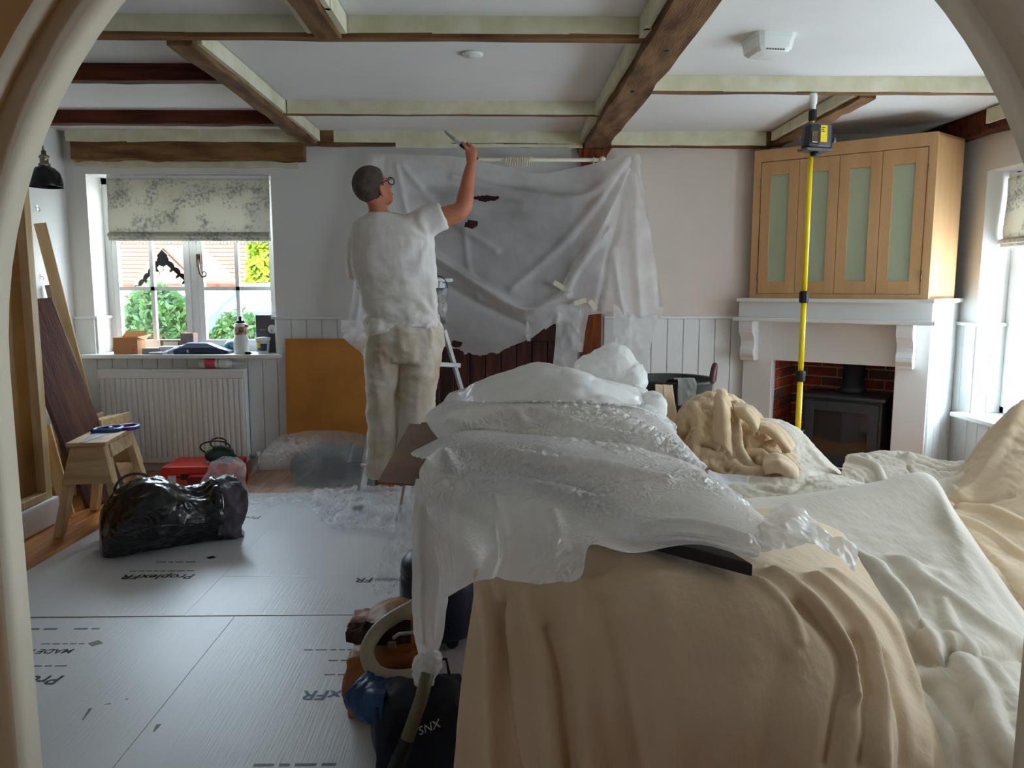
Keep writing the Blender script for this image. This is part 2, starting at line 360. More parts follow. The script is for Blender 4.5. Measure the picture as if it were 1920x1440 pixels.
# recess linings: boards in the window reveal
for side, x in ((0, WX0), (1, WX1)):
    for k in range(2):
        y0 = YB + .005 + k * .115
        o = MB(); xx = (x, x + .012) if side == 0 else (x - .012, x)
        o.box((xx[0], y0, WZ0), (xx[1], y0 + .111, DADO)).obj('panel_board', M['tng'], wall_back, bevel=.003, seg=1)
    xx = (x, x + .03) if side == 0 else (x - .03, x)
    MB().box((xx[0], YB - .03, DADO), (xx[1], YB + .24, DADO + .022)).obj('dado_rail', M['white'], wall_back, bevel=.005)
# ---- left wall
wall_left = struct(MB().box((XL - .2, YF, 0), (XL, YB, ZC)).obj('wall_left', M['wall']))
# ---- right wall: the window in view and one added out of view for light
RZ0, RZ1 = .545, 2.17
RW = ((3.90, 5.19), (1.90, 3.15))
wr = MB(); ys = [YF] + [q for w in sorted(RW) for q in w] + [YB]
for i in range(0, len(ys), 2): wr.box((XR, ys[i], 0), (XR + .32, ys[i + 1], ZC))
for a, b in RW: wr.box((XR, a, 0), (XR + .32, b, RZ0 - .03)); wr.box((XR, a, RZ1), (XR + .32, b, ZC))
wall_right = struct(wr.obj('wall_right', M['wall']))
for a, b in ((YF, 1.90), (3.15, 3.90), (5.19, YB)):
    n = max(1, round((b - a) / .117))
    for i in range(n):
        MB().box((XR - .014, a + i * (b - a) / n + .002, .12), (XR, a + (i + 1) * (b - a) / n - .002, 1.14)).obj('panel_board', M['tng'], wall_right, bevel=.003, seg=1)
    MB().box((XR - .04, a, 1.14), (XR, b, 1.165)).obj('dado_rail', M['white'], wall_right, bevel=.006)
for a, b in RW:
    n = round((b - a) / .117)
    for i in range(n):
        MB().box((XR - .014, a + i * (b - a) / n + .002, .12), (XR, a + (i + 1) * (b - a) / n - .002, RZ0 - .03)).obj('panel_board', M['tng'], wall_right, bevel=.003, seg=1)
    for k in range(2):
        MB().box((XR + .004 + k * .1, b - .012, RZ0), (XR + .1 + k * .1, b, 1.14)).obj('panel_board', M['tng'], wall_right, bevel=.003, seg=1)
    MB().box((XR - .03, b - .03, 1.14), (XR + .21, b, 1.165)).obj('dado_rail', M['white'], wall_right, bevel=.005)
    MB().box((XR - .11, a - .06, RZ0 - .03), (XR + .21, b + .05, RZ0)).obj('window_sill', M['white'], wall_right, bevel=.006)
struct(MB().box((XR - .03, YF, 0), (XR, YB, .12)).obj('baseboard_right', M['white'], None, bevel=.006))
# ---- ceiling
ceiling = struct(MB().box((XL - .2, -2.8, ZC), (XR + .35, YB + .5, ZC + .15)).obj('ceiling', M['plaster']))
rb = random.Random(11)
def beam(x0, x1, y0, y1, zb, m, wob=.006, n=14, zt=ZC + .01):
    """slightly crooked timber: the longer of x/y is its length"""
    along = 0 if (x1 - x0) > (y1 - y0) else 1
    b = MB(); vs = []
    for i in range(n + 1):
        t = i / n; w = [rb.uniform(-wob, wob) for _ in range(4)]
        if along == 0:
            x = x0 + (x1 - x0) * t; vs += [(x, y0 + w[0], zb + w[1]), (x, y1 + w[2], zb + w[3]), (x, y1, zt), (x, y0, zt)]
        else:
            y = y0 + (y1 - y0) * t; vs += [(x0 + w[0], y, zb + w[1]), (x1 + w[2], y, zb + w[3]), (x1, y, zt), (x0, y, zt)]
    fs = [(i * 4 + k, i * 4 + (k + 1) % 4, i * 4 + 4 + (k + 1) % 4, i * 4 + 4 + k) for i in range(n) for k in range(4)] + [(0, 3, 2, 1), (n * 4, n * 4 + 1, n * 4 + 2, n * 4 + 3)]
    b.add(vs, fs); return b.obj('beam', m, ceiling, bevel=.004, seg=1)
def tape(par, x0, x1, y0, y1, z0, z1, lo=.25, hi=.6, axis=0, ragged=.006):
    """masking tape torn into overlapping lengths along x (axis 0) or y (axis 1)"""
    p = (x0, y0)[axis]; e = (x1, y1)[axis]; k = 0
    while p < e - .03:
        q = min(e, p + rb.uniform(lo, hi)); off = (k % 2) * .0006
        j = [rb.uniform(-ragged, ragged) for _ in range(4)]
        if axis == 0:
            # strip standing on the beam face or flat on the ceiling
            v = [(p, y0 - off, z0 + j[0]), (q + .02, y0 - off, z0 + j[1]), (q + .02, y1 - off, z0 + j[1]), (p, y1 - off, z0 + j[0]), (p, y0 - off, z1 + j[2]), (q + .02, y0 - off, z1 + j[3]), (q + .02, y1 - off, z1 + j[3]), (p, y1 - off, z1 + j[2])]
        else:
            v = [(x0 - off + j[0], p, z0), (x1 + off + j[2], p, z0), (x1 + off + j[3], q + .02, z0), (x0 - off + j[1], q + .02, z0), (x0 - off + j[0], p, z1), (x1 + off + j[2], p, z1), (x1 + off + j[3], q + .02, z1), (x0 - off + j[1], q + .02, z1)]
        MB().hexa([Vector(c) for c in v]).obj('masking_tape', M['tape'], par); p = q; k += 1
main = beam(.625, .80, 1.16, YB, 2.415, M['beam'], .010, 20)
for q in ((2.2, .70), (3.45, .73), (4.15, .70), (5.0, .72)):
    MB().lathe([(.012, 0), (.012, .012)], 10, Matrix.Translation((q[1], q[0], 2.408))).obj('peg_hole', M['black'], main)
tape(main, .600, .626, 1.2, YB - .05, 2.455, 2.535, .5, .9, 1, .004); tape(main, .799, .822, 1.2, YB - .05, 2.455, 2.535, .5, .9, 1, .004)
lb = beam(-1.425, -1.32, 3.50, YB, 2.432, M['beam'], .008); tape(lb, -1.321, -1.297, 3.55, YB - .1, 2.46, 2.535, .5, .9, 1, .004)
sb = beam(-.775, -.665, 1.16, 3.42, 2.440, M['beam'], .006); tape(sb, -.80, -.774, 1.2, 3.38, 2.46, 2.535, .5, .9, 1, .004); tape(sb, -.666, -.64, 1.2, 3.38, 2.46, 2.535, .5, .9, 1, .004)
b1 = beam(XL, .63, 3.42, 3.48, 2.452, M['beamx'], .003); tape(b1, -2.6, -.80, 3.413, 3.421, 2.470, 2.541, axis=0, ragged=.003); tape(b1, -.64, .60, 3.413, 3.421, 2.470, 2.541, axis=0, ragged=.003)
b2 = beam(-1.33, .63, 4.90, 4.93, 2.452, M['beamx'], .003); tape(b2, -1.29, .60, 4.893, 4.901, 2.458, 2.541, .2, .5, axis=0, ragged=.003)
b3 = beam(-1.33, .63, YB - .07, YB, 2.435, M['beamx'], .004); tape(b3, -1.2, .60, YB - .078, YB - .07, 2.452, 2.541, .2, .5, axis=0, ragged=.005); tape(b3, -.75, .60, YB - .079, YB - .072, 2.418, 2.45, .2, .5, axis=0, ragged=.006)
b4 = beam(.79, 3.25, 4.32, 4.36, 2.452, M['beamx'], .003); tape(b4, .83, 3.2, 4.312, 4.321, 2.458, 2.541, .25, .6, axis=0, ragged=.003)
b5 = beam(.79, 2.02, YB - .07, YB, 2.432, M['beamx'], .004); tape(b5, .83, 1.95, YB - .078, YB - .07, 2.440, 2.541, .2, .5, axis=0, ragged=.004)
b6 = beam(2.01, 2.11, 4.42, YB, 2.445, M['beam'], .006); tape(b6, 1.985, 2.011, 4.45, YB - .15, 2.465, 2.53, .4, .7, 1, .003)
b7 = beam(3.13, XR, 3.4, YB, 2.40, M['redbeam'], .012); tape(b7, 3.106, 3.131, 3.5, 5.0, 2.44, 2.53, .4, .7, 1, .006)
beam(XL, -1.42, 4.13, 4.21, 2.455, M['redbeam'], .004); beam(XL, -1.42, 5.18, 5.26, 2.455, M['redbeam'], .004)
b8 = beam(-3.10, -1.42, YB - .09, YB, 2.325, M['beamx'], .012, zt=2.455)
tape(b8, -3.13, -1.45, YB - .094, YB - .08, 2.452, 2.541, .2, .5, axis=0, ragged=.008); tape(b8, -3.12, -1.5, YB - .02, YB - .002, 2.285, 2.325, .2, .5, axis=0, ragged=.010)
# short corner bracket and the oak post under the main beam
post = struct(MB().box((.625, YB - .075, 0), (.775, YB, 2.415)).obj('trim_1', M['post'], None, bevel=.008)); post['label'] = 'orange oak post under the main beam'
MB().prism([(.58, YB - .06, 2.43), (.84, YB - .06, 2.43), (.80, YB - .06, 2.37), (.775, YB - .06, 2.28), (.625, YB - .06, 2.28), (.60, YB - .06, 2.37)], (0, .05, 0)).obj('bracket', M['post'], post, bevel=.004)
# ---- doorway of dark boards behind the hung film
door = struct(MB().box((DX0, YB + .10, -.02), (DX1, YB + .12, DZ1)).obj('door_1', M['darkdoor']))
nb = 8; wdt = (DX1 - DX0) / nb
for i in range(nb):
    MB().box((DX0 + i * wdt + .003, YB + .07, .0), (DX0 + (i + 1) * wdt - .003, YB + .10, DZ1 - .01)).obj('plank', M['darkdoor'], door, bevel=.004, seg=1)
for z in (.25, 1.05, 1.85): MB().box((DX0 + .01, YB + .045, z - .06), (DX1 - .01, YB + .072, z + .06)).obj('ledge', M['darkdoor'], door, bevel=.004, seg=1)
for x in (DX0 - .05, DX1 - .01): MB().box((x, YB - .02, 0), (x + .06, YB + .1, DZ1 + .05)).obj('door_frame', M['darkdoor'], door, bevel=.005)
MB().box((DX0 - .05, YB - .02, DZ1 - .01), (DX1 + .05, YB + .1, DZ1 + .05)).obj('door_frame', M['darkdoor'], door, bevel=.005)
# ---- arch wall between hall and room
CX, R1, R2, ZS = .054, .783, .816, 1.277
def archpath(R, n=48):
    return [(CX - R, 0), (CX - R, ZS * .5)] + [(CX - R * math.cos(PI * i / n), ZS + R * math.sin(PI * i / n)) for i in range(n + 1)] + [(CX + R, ZS * .5), (CX + R, 0)]
p = archpath(R2); aw = MB()
for y, flip in ((1.054, 0), (YF, 1)):
    for (xa, za), (xb, zb) in zip(p[2:-3], p[3:-2]): aw.add([(xa, y, za), (xb, y, zb), (xb, y, ZC), (xa, y, ZC)], [(0, 1, 2, 3)])
    aw.add([(XL - .2, y, 0), (CX - R2, y, 0), (CX - R2, y, ZC), (XL - .2, y, ZC)], [(0, 1, 2, 3)])
    aw.add([(CX + R2, y, 0), (XR + .32, y, 0), (XR + .32, y, ZC), (CX + R2, y, ZC)], [(0, 1, 2, 3)])
for (xa, za), (xb, zb) in zip(p[:-1], p[1:]): aw.add([(xa, 1.054, za), (xb, 1.054, zb), (xb, YF, zb), (xa, YF, za)], [(0, 1, 2, 3)], True)
wall_front = struct(aw.obj('wall_front', M['wall'])); wall_front.data.materials.append(M['ochre']); wall_front.data.materials.append(M['cream'])
for f in wall_front.data.polygons:
    if abs(f.normal.y) > .9: f.material_index = 1 if f.center.y < 1.1 else 0
    else: f.material_index = 2
q = archpath(R1); ln = MB(); n = len(q)
for k in range(n - 1):
    a, b, c, d = q[k], q[k + 1], p[k + 1], p[k]
    for y in (1.097, YF + .004): ln.add([(a[0], y, a[1]), (b[0], y, b[1]), (c[0], y, c[1]), (d[0], y, d[1])], [(0, 1, 2, 3)])
    ln.add([(a[0], 1.097, a[1]), (b[0], 1.097, b[1]), (b[0], YF + .004, b[1]), (a[0], YF + .004, a[1])], [(0, 1, 2, 3)], True)
ln.obj('arch_lining', M['cream'], wall_front)
# ---- the hall the picture is taken from (unseen opening added in its left wall for fill)
hl = MB(); hl.box((-2.05, -2.8, 0), (-1.9, -1.2, ZC)); hl.box((-2.05, -.6, 0), (-1.9, 1.05, ZC)); hl.box((-2.05, -1.2, 0), (-1.9, -.6, 1.35)); hl.box((-2.05, -1.2, 1.8), (-1.9, -.6, ZC))
struct(hl.obj('wall_hall_left', M['ochre'])); struct(MB().box((1.9, -2.8, 0), (2.05, 1.05, ZC)).obj('wall_hall_right', M['ochre'])); struct(MB().box((-2.05, -2.95, 0), (2.05, -2.8, ZC)).obj('wall_hall_back', M['ochre']))
# ---- window_1 in the back wall
w1 = struct(link('window_1', None)); w1['label'] = 'white casement window with small panes in the back wall'
YW = YB + .22
fr = MB(); fr.box((WX0, YW, WZ0), (WX0 + .05, YW + .07, WZ1)); fr.box((WX1 - .05, YW, WZ0), (WX1, YW + .07, WZ1)); fr.box((WX0, YW, WZ0), (WX1, YW + .07, WZ0 + .045)); fr.box((WX0, YW, WZ1 - .05), (WX1, YW + .07, WZ1)); fr.box((-2.405, YW, WZ0), (-2.345, YW + .07, WZ1))
fr.obj('window_frame', M['white'], w1, bevel=.004, seg=1)
for a, b in ((WX0 + .05, -2.405), (-2.345, WX1 - .05)):
    z0, z1 = WZ0 + .045, WZ1 - .05; yc = YW + .012
    cs = MB(); st = .045
    cs.box((a, yc - .02, z0), (a + st, yc + .03, z1)); cs.box((b - st, yc - .02, z0), (b, yc + .03, z1)); cs.box((a + st, yc - .02, z0), (b - st, yc + .03, z0 + st)); cs.box((a + st, yc - .02, z1 - st), (b - st, yc + .03, z1))
    sash = cs.obj('casement', M['white'], w1, bevel=.004, seg=1)
    xm = (a + b) / 2; zs = [z0 + st, 1.395, 1.79, z1 - st]
    MB().box((xm - .015, yc - .012, z0 + st), (xm + .015, yc + .022, z1 - st)).obj('glazing_bar', M['white'], sash)
    for z in zs[1:3]: MB().box((a + st, yc - .012, z - .015), (b - st, yc + .022, z + .015)).obj('glazing_bar', M['white'], sash)
    for x0, x1 in ((a + st, xm - .012), (xm + .012, b - st)):
        for k in range(3): MB().box((x0, yc + .004, zs[k] + (.012 if k else 0)), (x1, yc + .008, zs[k + 1] - (.012 if k < 2 else 0))).obj('pane', M['pane'], sash)
M['bronze'] = mat('bronze_catch', srgb(110, 84, 74), .4, .1, 10, metal=.6)
hx = -2.325
hp = [(hx, YW - .03, 1.62), (hx + .004, YW - .045, 1.56), (hx + .012, YW - .045, 1.51), (hx + .03, YW - .045, 1.485), (hx + .055, YW - .045, 1.49), (hx + .062, YW - .045, 1.515), (hx + .045, YW - .045, 1.528), (hx + .032, YW - .045, 1.515), (hx + .042, YW - .045, 1.505)]
MB().tube(hp, [.009, .009, .008, .008, .007, .006, .006, .005, .004], 8).box((hx - .016, YW - .03, 1.565), (hx + .016, YW - .006, 1.66)).obj('window_catch', M['bronze'], w1)
MB().box((WX0 - .09, YB - .12, WZ0 - .028), (WX1 + .05, YB, WZ0)).box((WX0, YB, WZ0 - .028), (WX1, YW + .07, WZ0)).obj('window_sill', M['white'], w1, bevel=.005)
# ---- windows in the right wall; the second is added to light the dust sheets
for wi, (a, b) in enumerate(RW):
    w = struct(link('window_%d' % (wi + 2), None)); xw = XR + .20
    w['label'] = 'white sunlit window beside the corner fireplace' if wi == 0 else 'added out-of-view window in the right wall nearer the arch'
    f = MB(); f.box((xw, a, RZ0), (xw + .07, a + .05, RZ1)); f.box((xw, b - .05, RZ0), (xw + .07, b, RZ1)); f.box((xw, a, RZ0), (xw + .07, b, RZ0 + .05)); f.box((xw, a, RZ1 - .05), (xw + .07, b, RZ1)); ym = (a + b) / 2; f.box((xw, ym - .03, RZ0), (xw + .07, ym + .03, RZ1))
    f.obj('window_frame', M['white'], w, bevel=.004, seg=1)
    for c, d in ((a + .05, ym - .03), (ym + .03, b - .05)):
        cs = MB(); cs.box((xw - .01, c, RZ0 + .05), (xw + .04, c + .045, RZ1 - .05)); cs.box((xw - .01, d - .045, RZ0 + .05), (xw + .04, d, RZ1 - .05)); cs.box((xw - .01, c + .045, RZ0 + .05), (xw + .04, d - .045, RZ0 + .095)); cs.box((xw - .01, c + .045, RZ1 - .095), (xw + .04, d - .045, RZ1 - .05))
        sash = cs.obj('casement', M['white'], w, bevel=.004, seg=1)
        yy = (c + d) / 2; MB().box((xw, yy - .012, RZ0 + .095), (xw + .03, yy + .012, RZ1 - .095)).obj('glazing_bar', M['white'], sash)
        zs = [RZ0 + .095, 1.0, 1.4, 1.8, RZ1 - .095]
        for z in zs[1:4]: MB().box((xw, c + .045, z - .012), (xw + .03, d - .045, z + .012)).obj('glazing_bar', M['white'], sash)
        for k in range(4):
            for y0, y1 in ((c + .045, yy - .012), (yy + .012, d - .045)): MB().box((xw + .014, y0, zs[k] + .012), (xw + .018, y1, zs[k + 1] - .012)).obj('pane', M['pane'], sash)
# ---- chimney breast across the right-hand corner, brick recess
FA = Vector((1.90, 5.80, 0)); FD = Vector((.791, -.612, 0)); FN = Vector((-.612, -.791, 0))
MF = Matrix(((FD.x, -FN.x, 0, FA.x), (FD.y, -FN.y, 0, FA.y), (0, 0, 1, 0), (0, 0, 0, 1)))   # local: x along the face, y into the wall, z up
OU0, OU1, OZ = .185, 1.02, .868
cb = MB(); cb.box((-.03, .005, 0), (OU0, .06, 1.29), MF); cb.box((OU1, .005, 0), (1.22, .06, 1.29), MF); cb.box((OU0, .005, OZ), (OU1, .06, 1.29), MF); cb.prism([(1.86, 5.83, 1.285), (2.865, 5.055, 1.285), (XR, 5.45, 1.285), (XR, YB, 1.285), (1.86, YB, 1.285)], (0, 0, .014))
cb.box((OU0 - .02, .06, 0), (OU0 - .008, .52, OZ + .1), MF); cb.box((OU1 + .008, .06, 0), (OU1 + .02, .52, OZ + .1), MF); cb.box((OU0 - .02, .52, 0), (OU1 + .02, .53, OZ + .1), MF); cb.box((OU0 - .02, .06, OZ + .002), (OU1 + .02, .53, OZ + .1), MF); cb.box((OU0 - .02, 0, 0), (OU1 + .02, .53, .03), MF)
chim = struct(cb.obj('wall_chimney', M['mortar'])); chim.data.materials.append(M['white'])
for f in chim.data.polygons:
    c = MF.inverted() @ f.center
    if c.y < .065: f.material_index = 1
# right flank of the chimney breast back to the right wall
P1 = MF @ Vector((1.22, .03, 0)); P2 = Vector((XR, P1.y + .34, 0)); dv = (P2 - P1); ln_ = dv.length; ang = math.atan2(dv.y, dv.x)
MFL = Matrix.Translation(P1) @ Matrix.Rotation(ang, 4, 'Z')
struct(MB().box((0, .0, 0), (ln_, .05, 1.30), MFL).obj('wall_flank', M['wall']))
wf = bpy.data.objects['wall_flank']
for i in range(4): MB().box((i * ln_ / 4 + .002, -.014, .1), ((i + 1) * ln_ / 4 - .002, 0, 1.30), MFL).obj('panel_board', M['tng'], wf, bevel=.003, seg=1)
MB().box((-.0, -.05, 1.30), (ln_, 0, 1.33), MFL).obj('dado_rail', M['white'], wf, bevel=.006)
rk = random.Random(5); course = .076
def brickrow(u0, u1, fixed, face, z, off):
    u = u0 - off
    while u < u1:
        a, b = max(u0, u), min(u1, u + .215)
        if b - a > .03:
            mm = M['brick'] if rk.random() < .72 else M['brickb']; j = rk.uniform(0, .006)
            bx = MB()
            if face == 'back': bx.box((a, fixed - .012 - j, z), (b, fixed, z + .062), MF)
            elif face == 'left': bx.box((fixed, a, z), (fixed + .012 + j, b, z + .062), MF)
            else: bx.box((fixed - .012 - j, a, z), (fixed, b, z + .062), MF)
            bx.obj('brick', mm, chim, bevel=.003, seg=1)
        u += .227
for k in range(11):
    z = .036 + k * course
    if z + .062 > OZ: break
    brickrow(OU0, OU1, .52, 'back', z, .1135 * (k % 2)); brickrow(.062, .50, OU0 - .008, 'left', z, .1135 * ((k + 1) % 2)); brickrow(.062, .50, OU1 + .008, 'right', z, .1135 * (k % 2))
# ============================================================ fireplace corner
fs = thing('fireplace_surround', 'white painted fireplace surround with mantel shelf and scrolled corbels in the corner', 'fireplace', FA)
fs.matrix_world = MF.copy()
MB().box((-.035, -.02, 0), (OU0, .004, 1.30)).obj('pilaster', M['white'], fs, bevel=.004, seg=1)
MB().box((OU1, -.02, 0), (1.225, .004, 1.30)).obj('pilaster', M['white'], fs, bevel=.004, seg=1)
MB().box((OU0, -.02, OZ), (OU1, .004, 1.30)).obj('frieze_panel', M['white'], fs)
MB().box((-.06, -.14, 1.300), (1.25, .0, 1.326)).obj('mantel_shelf', M['white'], fs, bevel=.006)
MB().box((-.05, -.10, 1.185), (1.235, -.02, 1.300)).obj('mantel_panel', M['white'], fs)
MB().box((-.075, -.17, 1.158), (1.265, .0, 1.186)).obj('lower_shelf', M['white'], fs, bevel=.006)
prof = [(0, 0), (-.155, 0), (-.158, -.05), (-.150, -.085), (-.118, -.115), (-.098, -.150), (-.102, -.185), (-.122, -.215), (-.125, -.245), (-.105, -.275), (-.10, -.295), (0, -.295)]
for u in (-.028, 1.035):
    MB().prism([(u, y, 1.158 + z) for y, z in prof], (.105, 0, 0)).obj('corbel', M['white'], fs, bevel=.003, seg=1)
MB().box((.06, -.26, 0), (1.14, -.02, .03)).obj('hearth', mat('slate_hearth', srgb(70, 66, 64), .5), fs, bevel=.004)
# ---- cupboard standing on the mantel
cu = thing('corner_cupboard', 'unpainted wooden corner cupboard with four frosted green glass doors above the mantel', 'cupboard'); cu.matrix_world = MF @ Matrix.Translation((0, 0, 1.327))
CH = 1.07; CW = 1.195; x4 = (P2 - FA)
b = MB()
pts = [(0, -.005), (CW, -.005), (CW + .10, .36), (.95, .46), (.06, .08)]
for z in (0, CH - .02): MB().prism([(x, y, z) for x, y in pts], (0, 0, .02)).obj('carcass_board', M['cupboard'], cu)
MB().prism([(CW - .0, -.005, .0), (CW + .10, .36, 0), (CW + .08, .365, 0), (CW - .022, .0, 0)], (0, 0, CH)).obj('side_panel', M['cupboard'], cu)
MB().prism([(0, -.005, .0), (.06, .08, 0), (.08, .08, 0), (.022, .0, 0)], (0, 0, CH)).obj('side_panel', M['cupboard'], cu)
f = MB(); f.box((-.002, -.03, 0), (.05, -.005, CH)); f.box((CW - .05, -.03, 0), (CW, -.005, CH)); f.box((.05, -.03, CH - .085), (CW - .05, -.005, CH)); f.box((.05, -.03, 0), (CW - .05, -.005, .03)); f.box((.05, -.024, .03), (CW - .05, -.02, .034))
f.obj('face_frame', M['cupboard'], cu, bevel=.002, seg=1)
MB().box((.02, .06, .02), (CW - .02, .07, CH - .02)).obj('back_panel', M['cupboard'], cu)
dw = (CW - .108) / 4
for i in range(4):
    a = .054 + i * dw + .0015; e = a + dw - .003; z0, z1 = .034, CH - .09; st = .068
    d = MB(); d.box((a, -.028, z0), (a + st, -.006, z1)); d.box((e - st, -.028, z0), (e, -.006, z1)); d.box((a + st, -.028, z0), (e - st, -.006, z0 + .085)); d.box((a + st, -.028, z1 - .095), (e - st, -.006, z1))
    dr = d.obj('door', M['cupboard'], cu, bevel=.002, seg=1)
    MB().box((a + st - .004, -.016, z0 + .08), (e - st + .004, -.010, z1 - .09)).obj('glass_panel', M['frost'], dr)
    if i in (0, 3):
        hx_ = a - .004 if i == 0 else e + .004
        for z in (z0 + .12, z1 - .14): MB().tube([(hx_, -.03, z - .03), (hx_, -.03, z + .03)], .005, 8).obj('hinge', M['brass'], dr)
# ---- stove
sv = thing('wood_stove', 'black cast iron wood burning stove in the brick fireplace', 'stove'); sv.matrix_world = MF @ Matrix.Translation((.68, .19, .03))
sw, sd, sh = .27, .17, .60
MB().box((-sw, -sd, .06), (sw, sd, sh - .02)).obj('body', M['iron'], sv, bevel=.012)
MB().box((-sw - .02, -sd - .025, sh - .02), (sw + .02, sd + .02, sh + .004)).obj('top_plate', M['iron'], sv, bevel=.006)
MB().box((-sw - .012, -sd - .02, .045), (sw + .012, sd, .075)).obj('base_plate', M['iron'], sv, bevel=.005)
for x in (-sw + .03, sw - .03):
    for y in (-sd + .03, sd - .03): MB().lathe([(.022, 0), (.018, .05)], 12, Matrix.Translation((x, y, 0))).obj('leg', M['iron'], sv)
d = MB(); z0, z1 = .10, sh - .045
d.box((-sw + .02, -sd - .022, z0), (-sw + .085, -sd, z1)); d.box((sw - .085, -sd - .022, z0), (sw - .02, -sd, z1)); d.box((-sw + .085, -sd - .022, z0), (sw - .085, -sd, z0 + .075)); d.box((-sw + .085, -sd - .022, z1 - .065), (sw - .085, -sd, z1))
dr = d.obj('door', M['iron'], sv, bevel=.005, seg=2)
M['stoveglass'] = mat('stove_glass', srgb(52, 46, 44), .06, .2, 3, spec=.8, coat=.6)
MB().box((-sw + .08, -sd - .012, z0 + .07), (sw - .08, -sd - .004, z1 - .06)).obj('glass_panel', M['stoveglass'], dr)
for z in (.2, .42): MB().tube([(sw - .012, -sd - .012, z - .03), (sw - .012, -sd - .012, z + .03)], .010, 10).obj('hinge', M['iron'], dr)
MB().tube([(-sw + .022, -sd - .022, .33), (-sw + .022, -sd - .06, .33), (-sw + .022, -sd - .062, .32), (-sw + .022, -sd - .062, .22), (-sw + .022, -sd - .058, .21)], .009, 8).obj('handle', M['steel'], dr)
MB().tube([(-.05, -sd - .03, .085), (.05, -sd - .03, .085)], .008, 8).obj('air_slider', M['steel'], sv)
MB().lathe([(.088, sh), (.088, sh + .05), (.075, sh + .052), (.075, sh + .42)], 24, Matrix.Translation((.02, .06, 0))).obj('flue_pipe', M['iron'], sv)
# ---- laser pole
PX, PY = 1.708, 4.30
lp = thing('laser_pole', 'tall yellow telescopic support pole with black collars braced against the ceiling beam', 'pole', (PX, PY, 0))
segs = [(0, .36, .0165), (.36, .93, .0160), (.93, 1.37, .0150), (1.37, 2.26, .0138), (2.26, 2.37, .0120)]
for a, e, r_ in segs: MB().lathe([(r_, a), (r_, e)], 18).obj('tube', M['yellow'], lp)
for z, r_, h_ in ((.36, .025, .07), (.905, .024, .06), (1.35, .024, .065), (2.33, .019, .06)):
    g = MB()
    g.lathe([(r_ * .92, z - h_ / 2), (r_, z - h_ / 2 + .004), (r_, z + h_ / 2 - .004), (r_ * .92, z + h_ / 2)], 18)
    for k in range(9): g.box((r_ - .002, -.003, z - h_ / 2 + .006), (r_ + .002, .003, z + h_ / 2 - .006), Matrix.Rotation(2 * PI * k / 9, 4, 'Z'))
    g.obj('collar', M['black'], lp)
MB().lathe([(.014, 2.36), (.014, 2.385), (.020, 2.39), (.020, 2.436), (.017, 2.446)], 18).obj('end_cap', M['whitep'], lp)
MB().lathe([(.03, 0), (.032, .012), (.02, .02), (.017, .05)], 18).obj('foot', M['black'], lp)
lv = thing('laser_level', 'grey laser level with yellow label clamped on the yellow pole', 'laser level', (PX, PY, 2.20), math.radians(14))
MB().box((-.085, -.105, -.055), (.048, -.025, .072)).obj('body', M['grey'], lv, bevel=.012)
MB().prism([(-.095, -.109, -.05), (-.030, -.112, -.05), (-.030, -.112, .062), (-.085, -.109, .062)], (0, .05, 0)).obj('lens_housing', M['black'], lv, bevel=.006)
MB().box((-.080, -.116, -.035), (-.042, -.108, .025)).obj('lens_window', mat('amber_lens', srgb(96, 76, 50), .1, .1, 6, spec=.7), lv, bevel=.004)
lab = MB().box((-.022, -.1085, -.028), (.018, -.104, .058)).obj('label', M['yellow'], lv)
for k, w_ in enumerate((.022, .016, .02)): MB().box((-.018, -.1094, .044 - k * .010), (-.018 + w_, -.1083, .048 - k * .010)).obj('print_line', M['ink'], lab)
MB().prism([(-.10, -.108, -.058), (.06, -.108, -.058), (.06, -.02, -.058), (-.10, -.02, -.058)], (0, 0, -.014)).obj('base_plate', M['grey'], lv, bevel=.004)
MB().box((.052, -.09, -.07), (.066, .02, .06)).obj('bracket', M['black'], lv, bevel=.003)
MB().box((-.02, -.026, -.04), (.06, .026, .04)).obj('clamp', M['black'], lv, bevel=.006)
MB().lathe([(.028, 0), (.030, .01), (.030, .03), (.022, .034)], 16, Matrix.Translation((.066, -.01, .0)) @ Matrix.Rotation(PI / 2, 4, 'Y')).obj('knob', M['grey'], lv)
MB().tube([(.098, -.01, .0), (.125, -.012, .004)], .007, 8).lathe([(.014, 0), (.016, .004), (.016, .014), (.010, .017)], 14, Matrix.Translation((.122, -.012, .004)) @ Matrix.Rotation(PI / 2, 4, 'Y')).obj('clamp_screw', M['grey'], lv)
MB().lathe([(.018, -.095), (.022, -.09), (.022, -.07)], 14, Matrix.Translation((-.02, -.06, 0))).obj('tripod_socket', M['black'], lv)
# ---- ceiling fittings
sa = thing('smoke_alarm', 'white square smoke alarm on the plain ceiling bay right of the main beam', 'smoke alarm', (1.24, 3.68, ZC - .0), math.radians(8))
def frus(z0, a0, z1, a1, n=8, ex=.75):
    vs = []
    for z, a in ((z0, a0), (z1, a1)):
        for k in range(32):
            t = 2 * PI * k / 32; c, s_ = math.cos(t), math.sin(t); m_ = (abs(c) ** 6 + abs(s_) ** 6) ** (1 / 6); vs.append((a * c / m_, a * s_ / m_, z))
    return vs
def sq(prof):
    g = MB(); m_ = len(prof); vs = []
    for a, z in prof: vs += frus(z, a, z, a)[:32]
    g.add(vs, [(i * 32 + k, i * 32 + (k + 1) % 32, (i + 1) * 32 + (k + 1) % 32, (i + 1) * 32 + k) for i in range(m_ - 1) for k in range(32)], False)
    g.f += [tuple(range(32)), tuple((m_ - 1) * 32 + k for k in range(31, -1, -1))]; g.sm += [False, False]; return g
sq([(.100, 0), (.100, -.018)]).obj('base', M['whitep'], sa); sq([(.096, -.018), (.088, -.062), (.070, -.078), (.03, -.084)]).obj('cover', M['whitep'], sa)
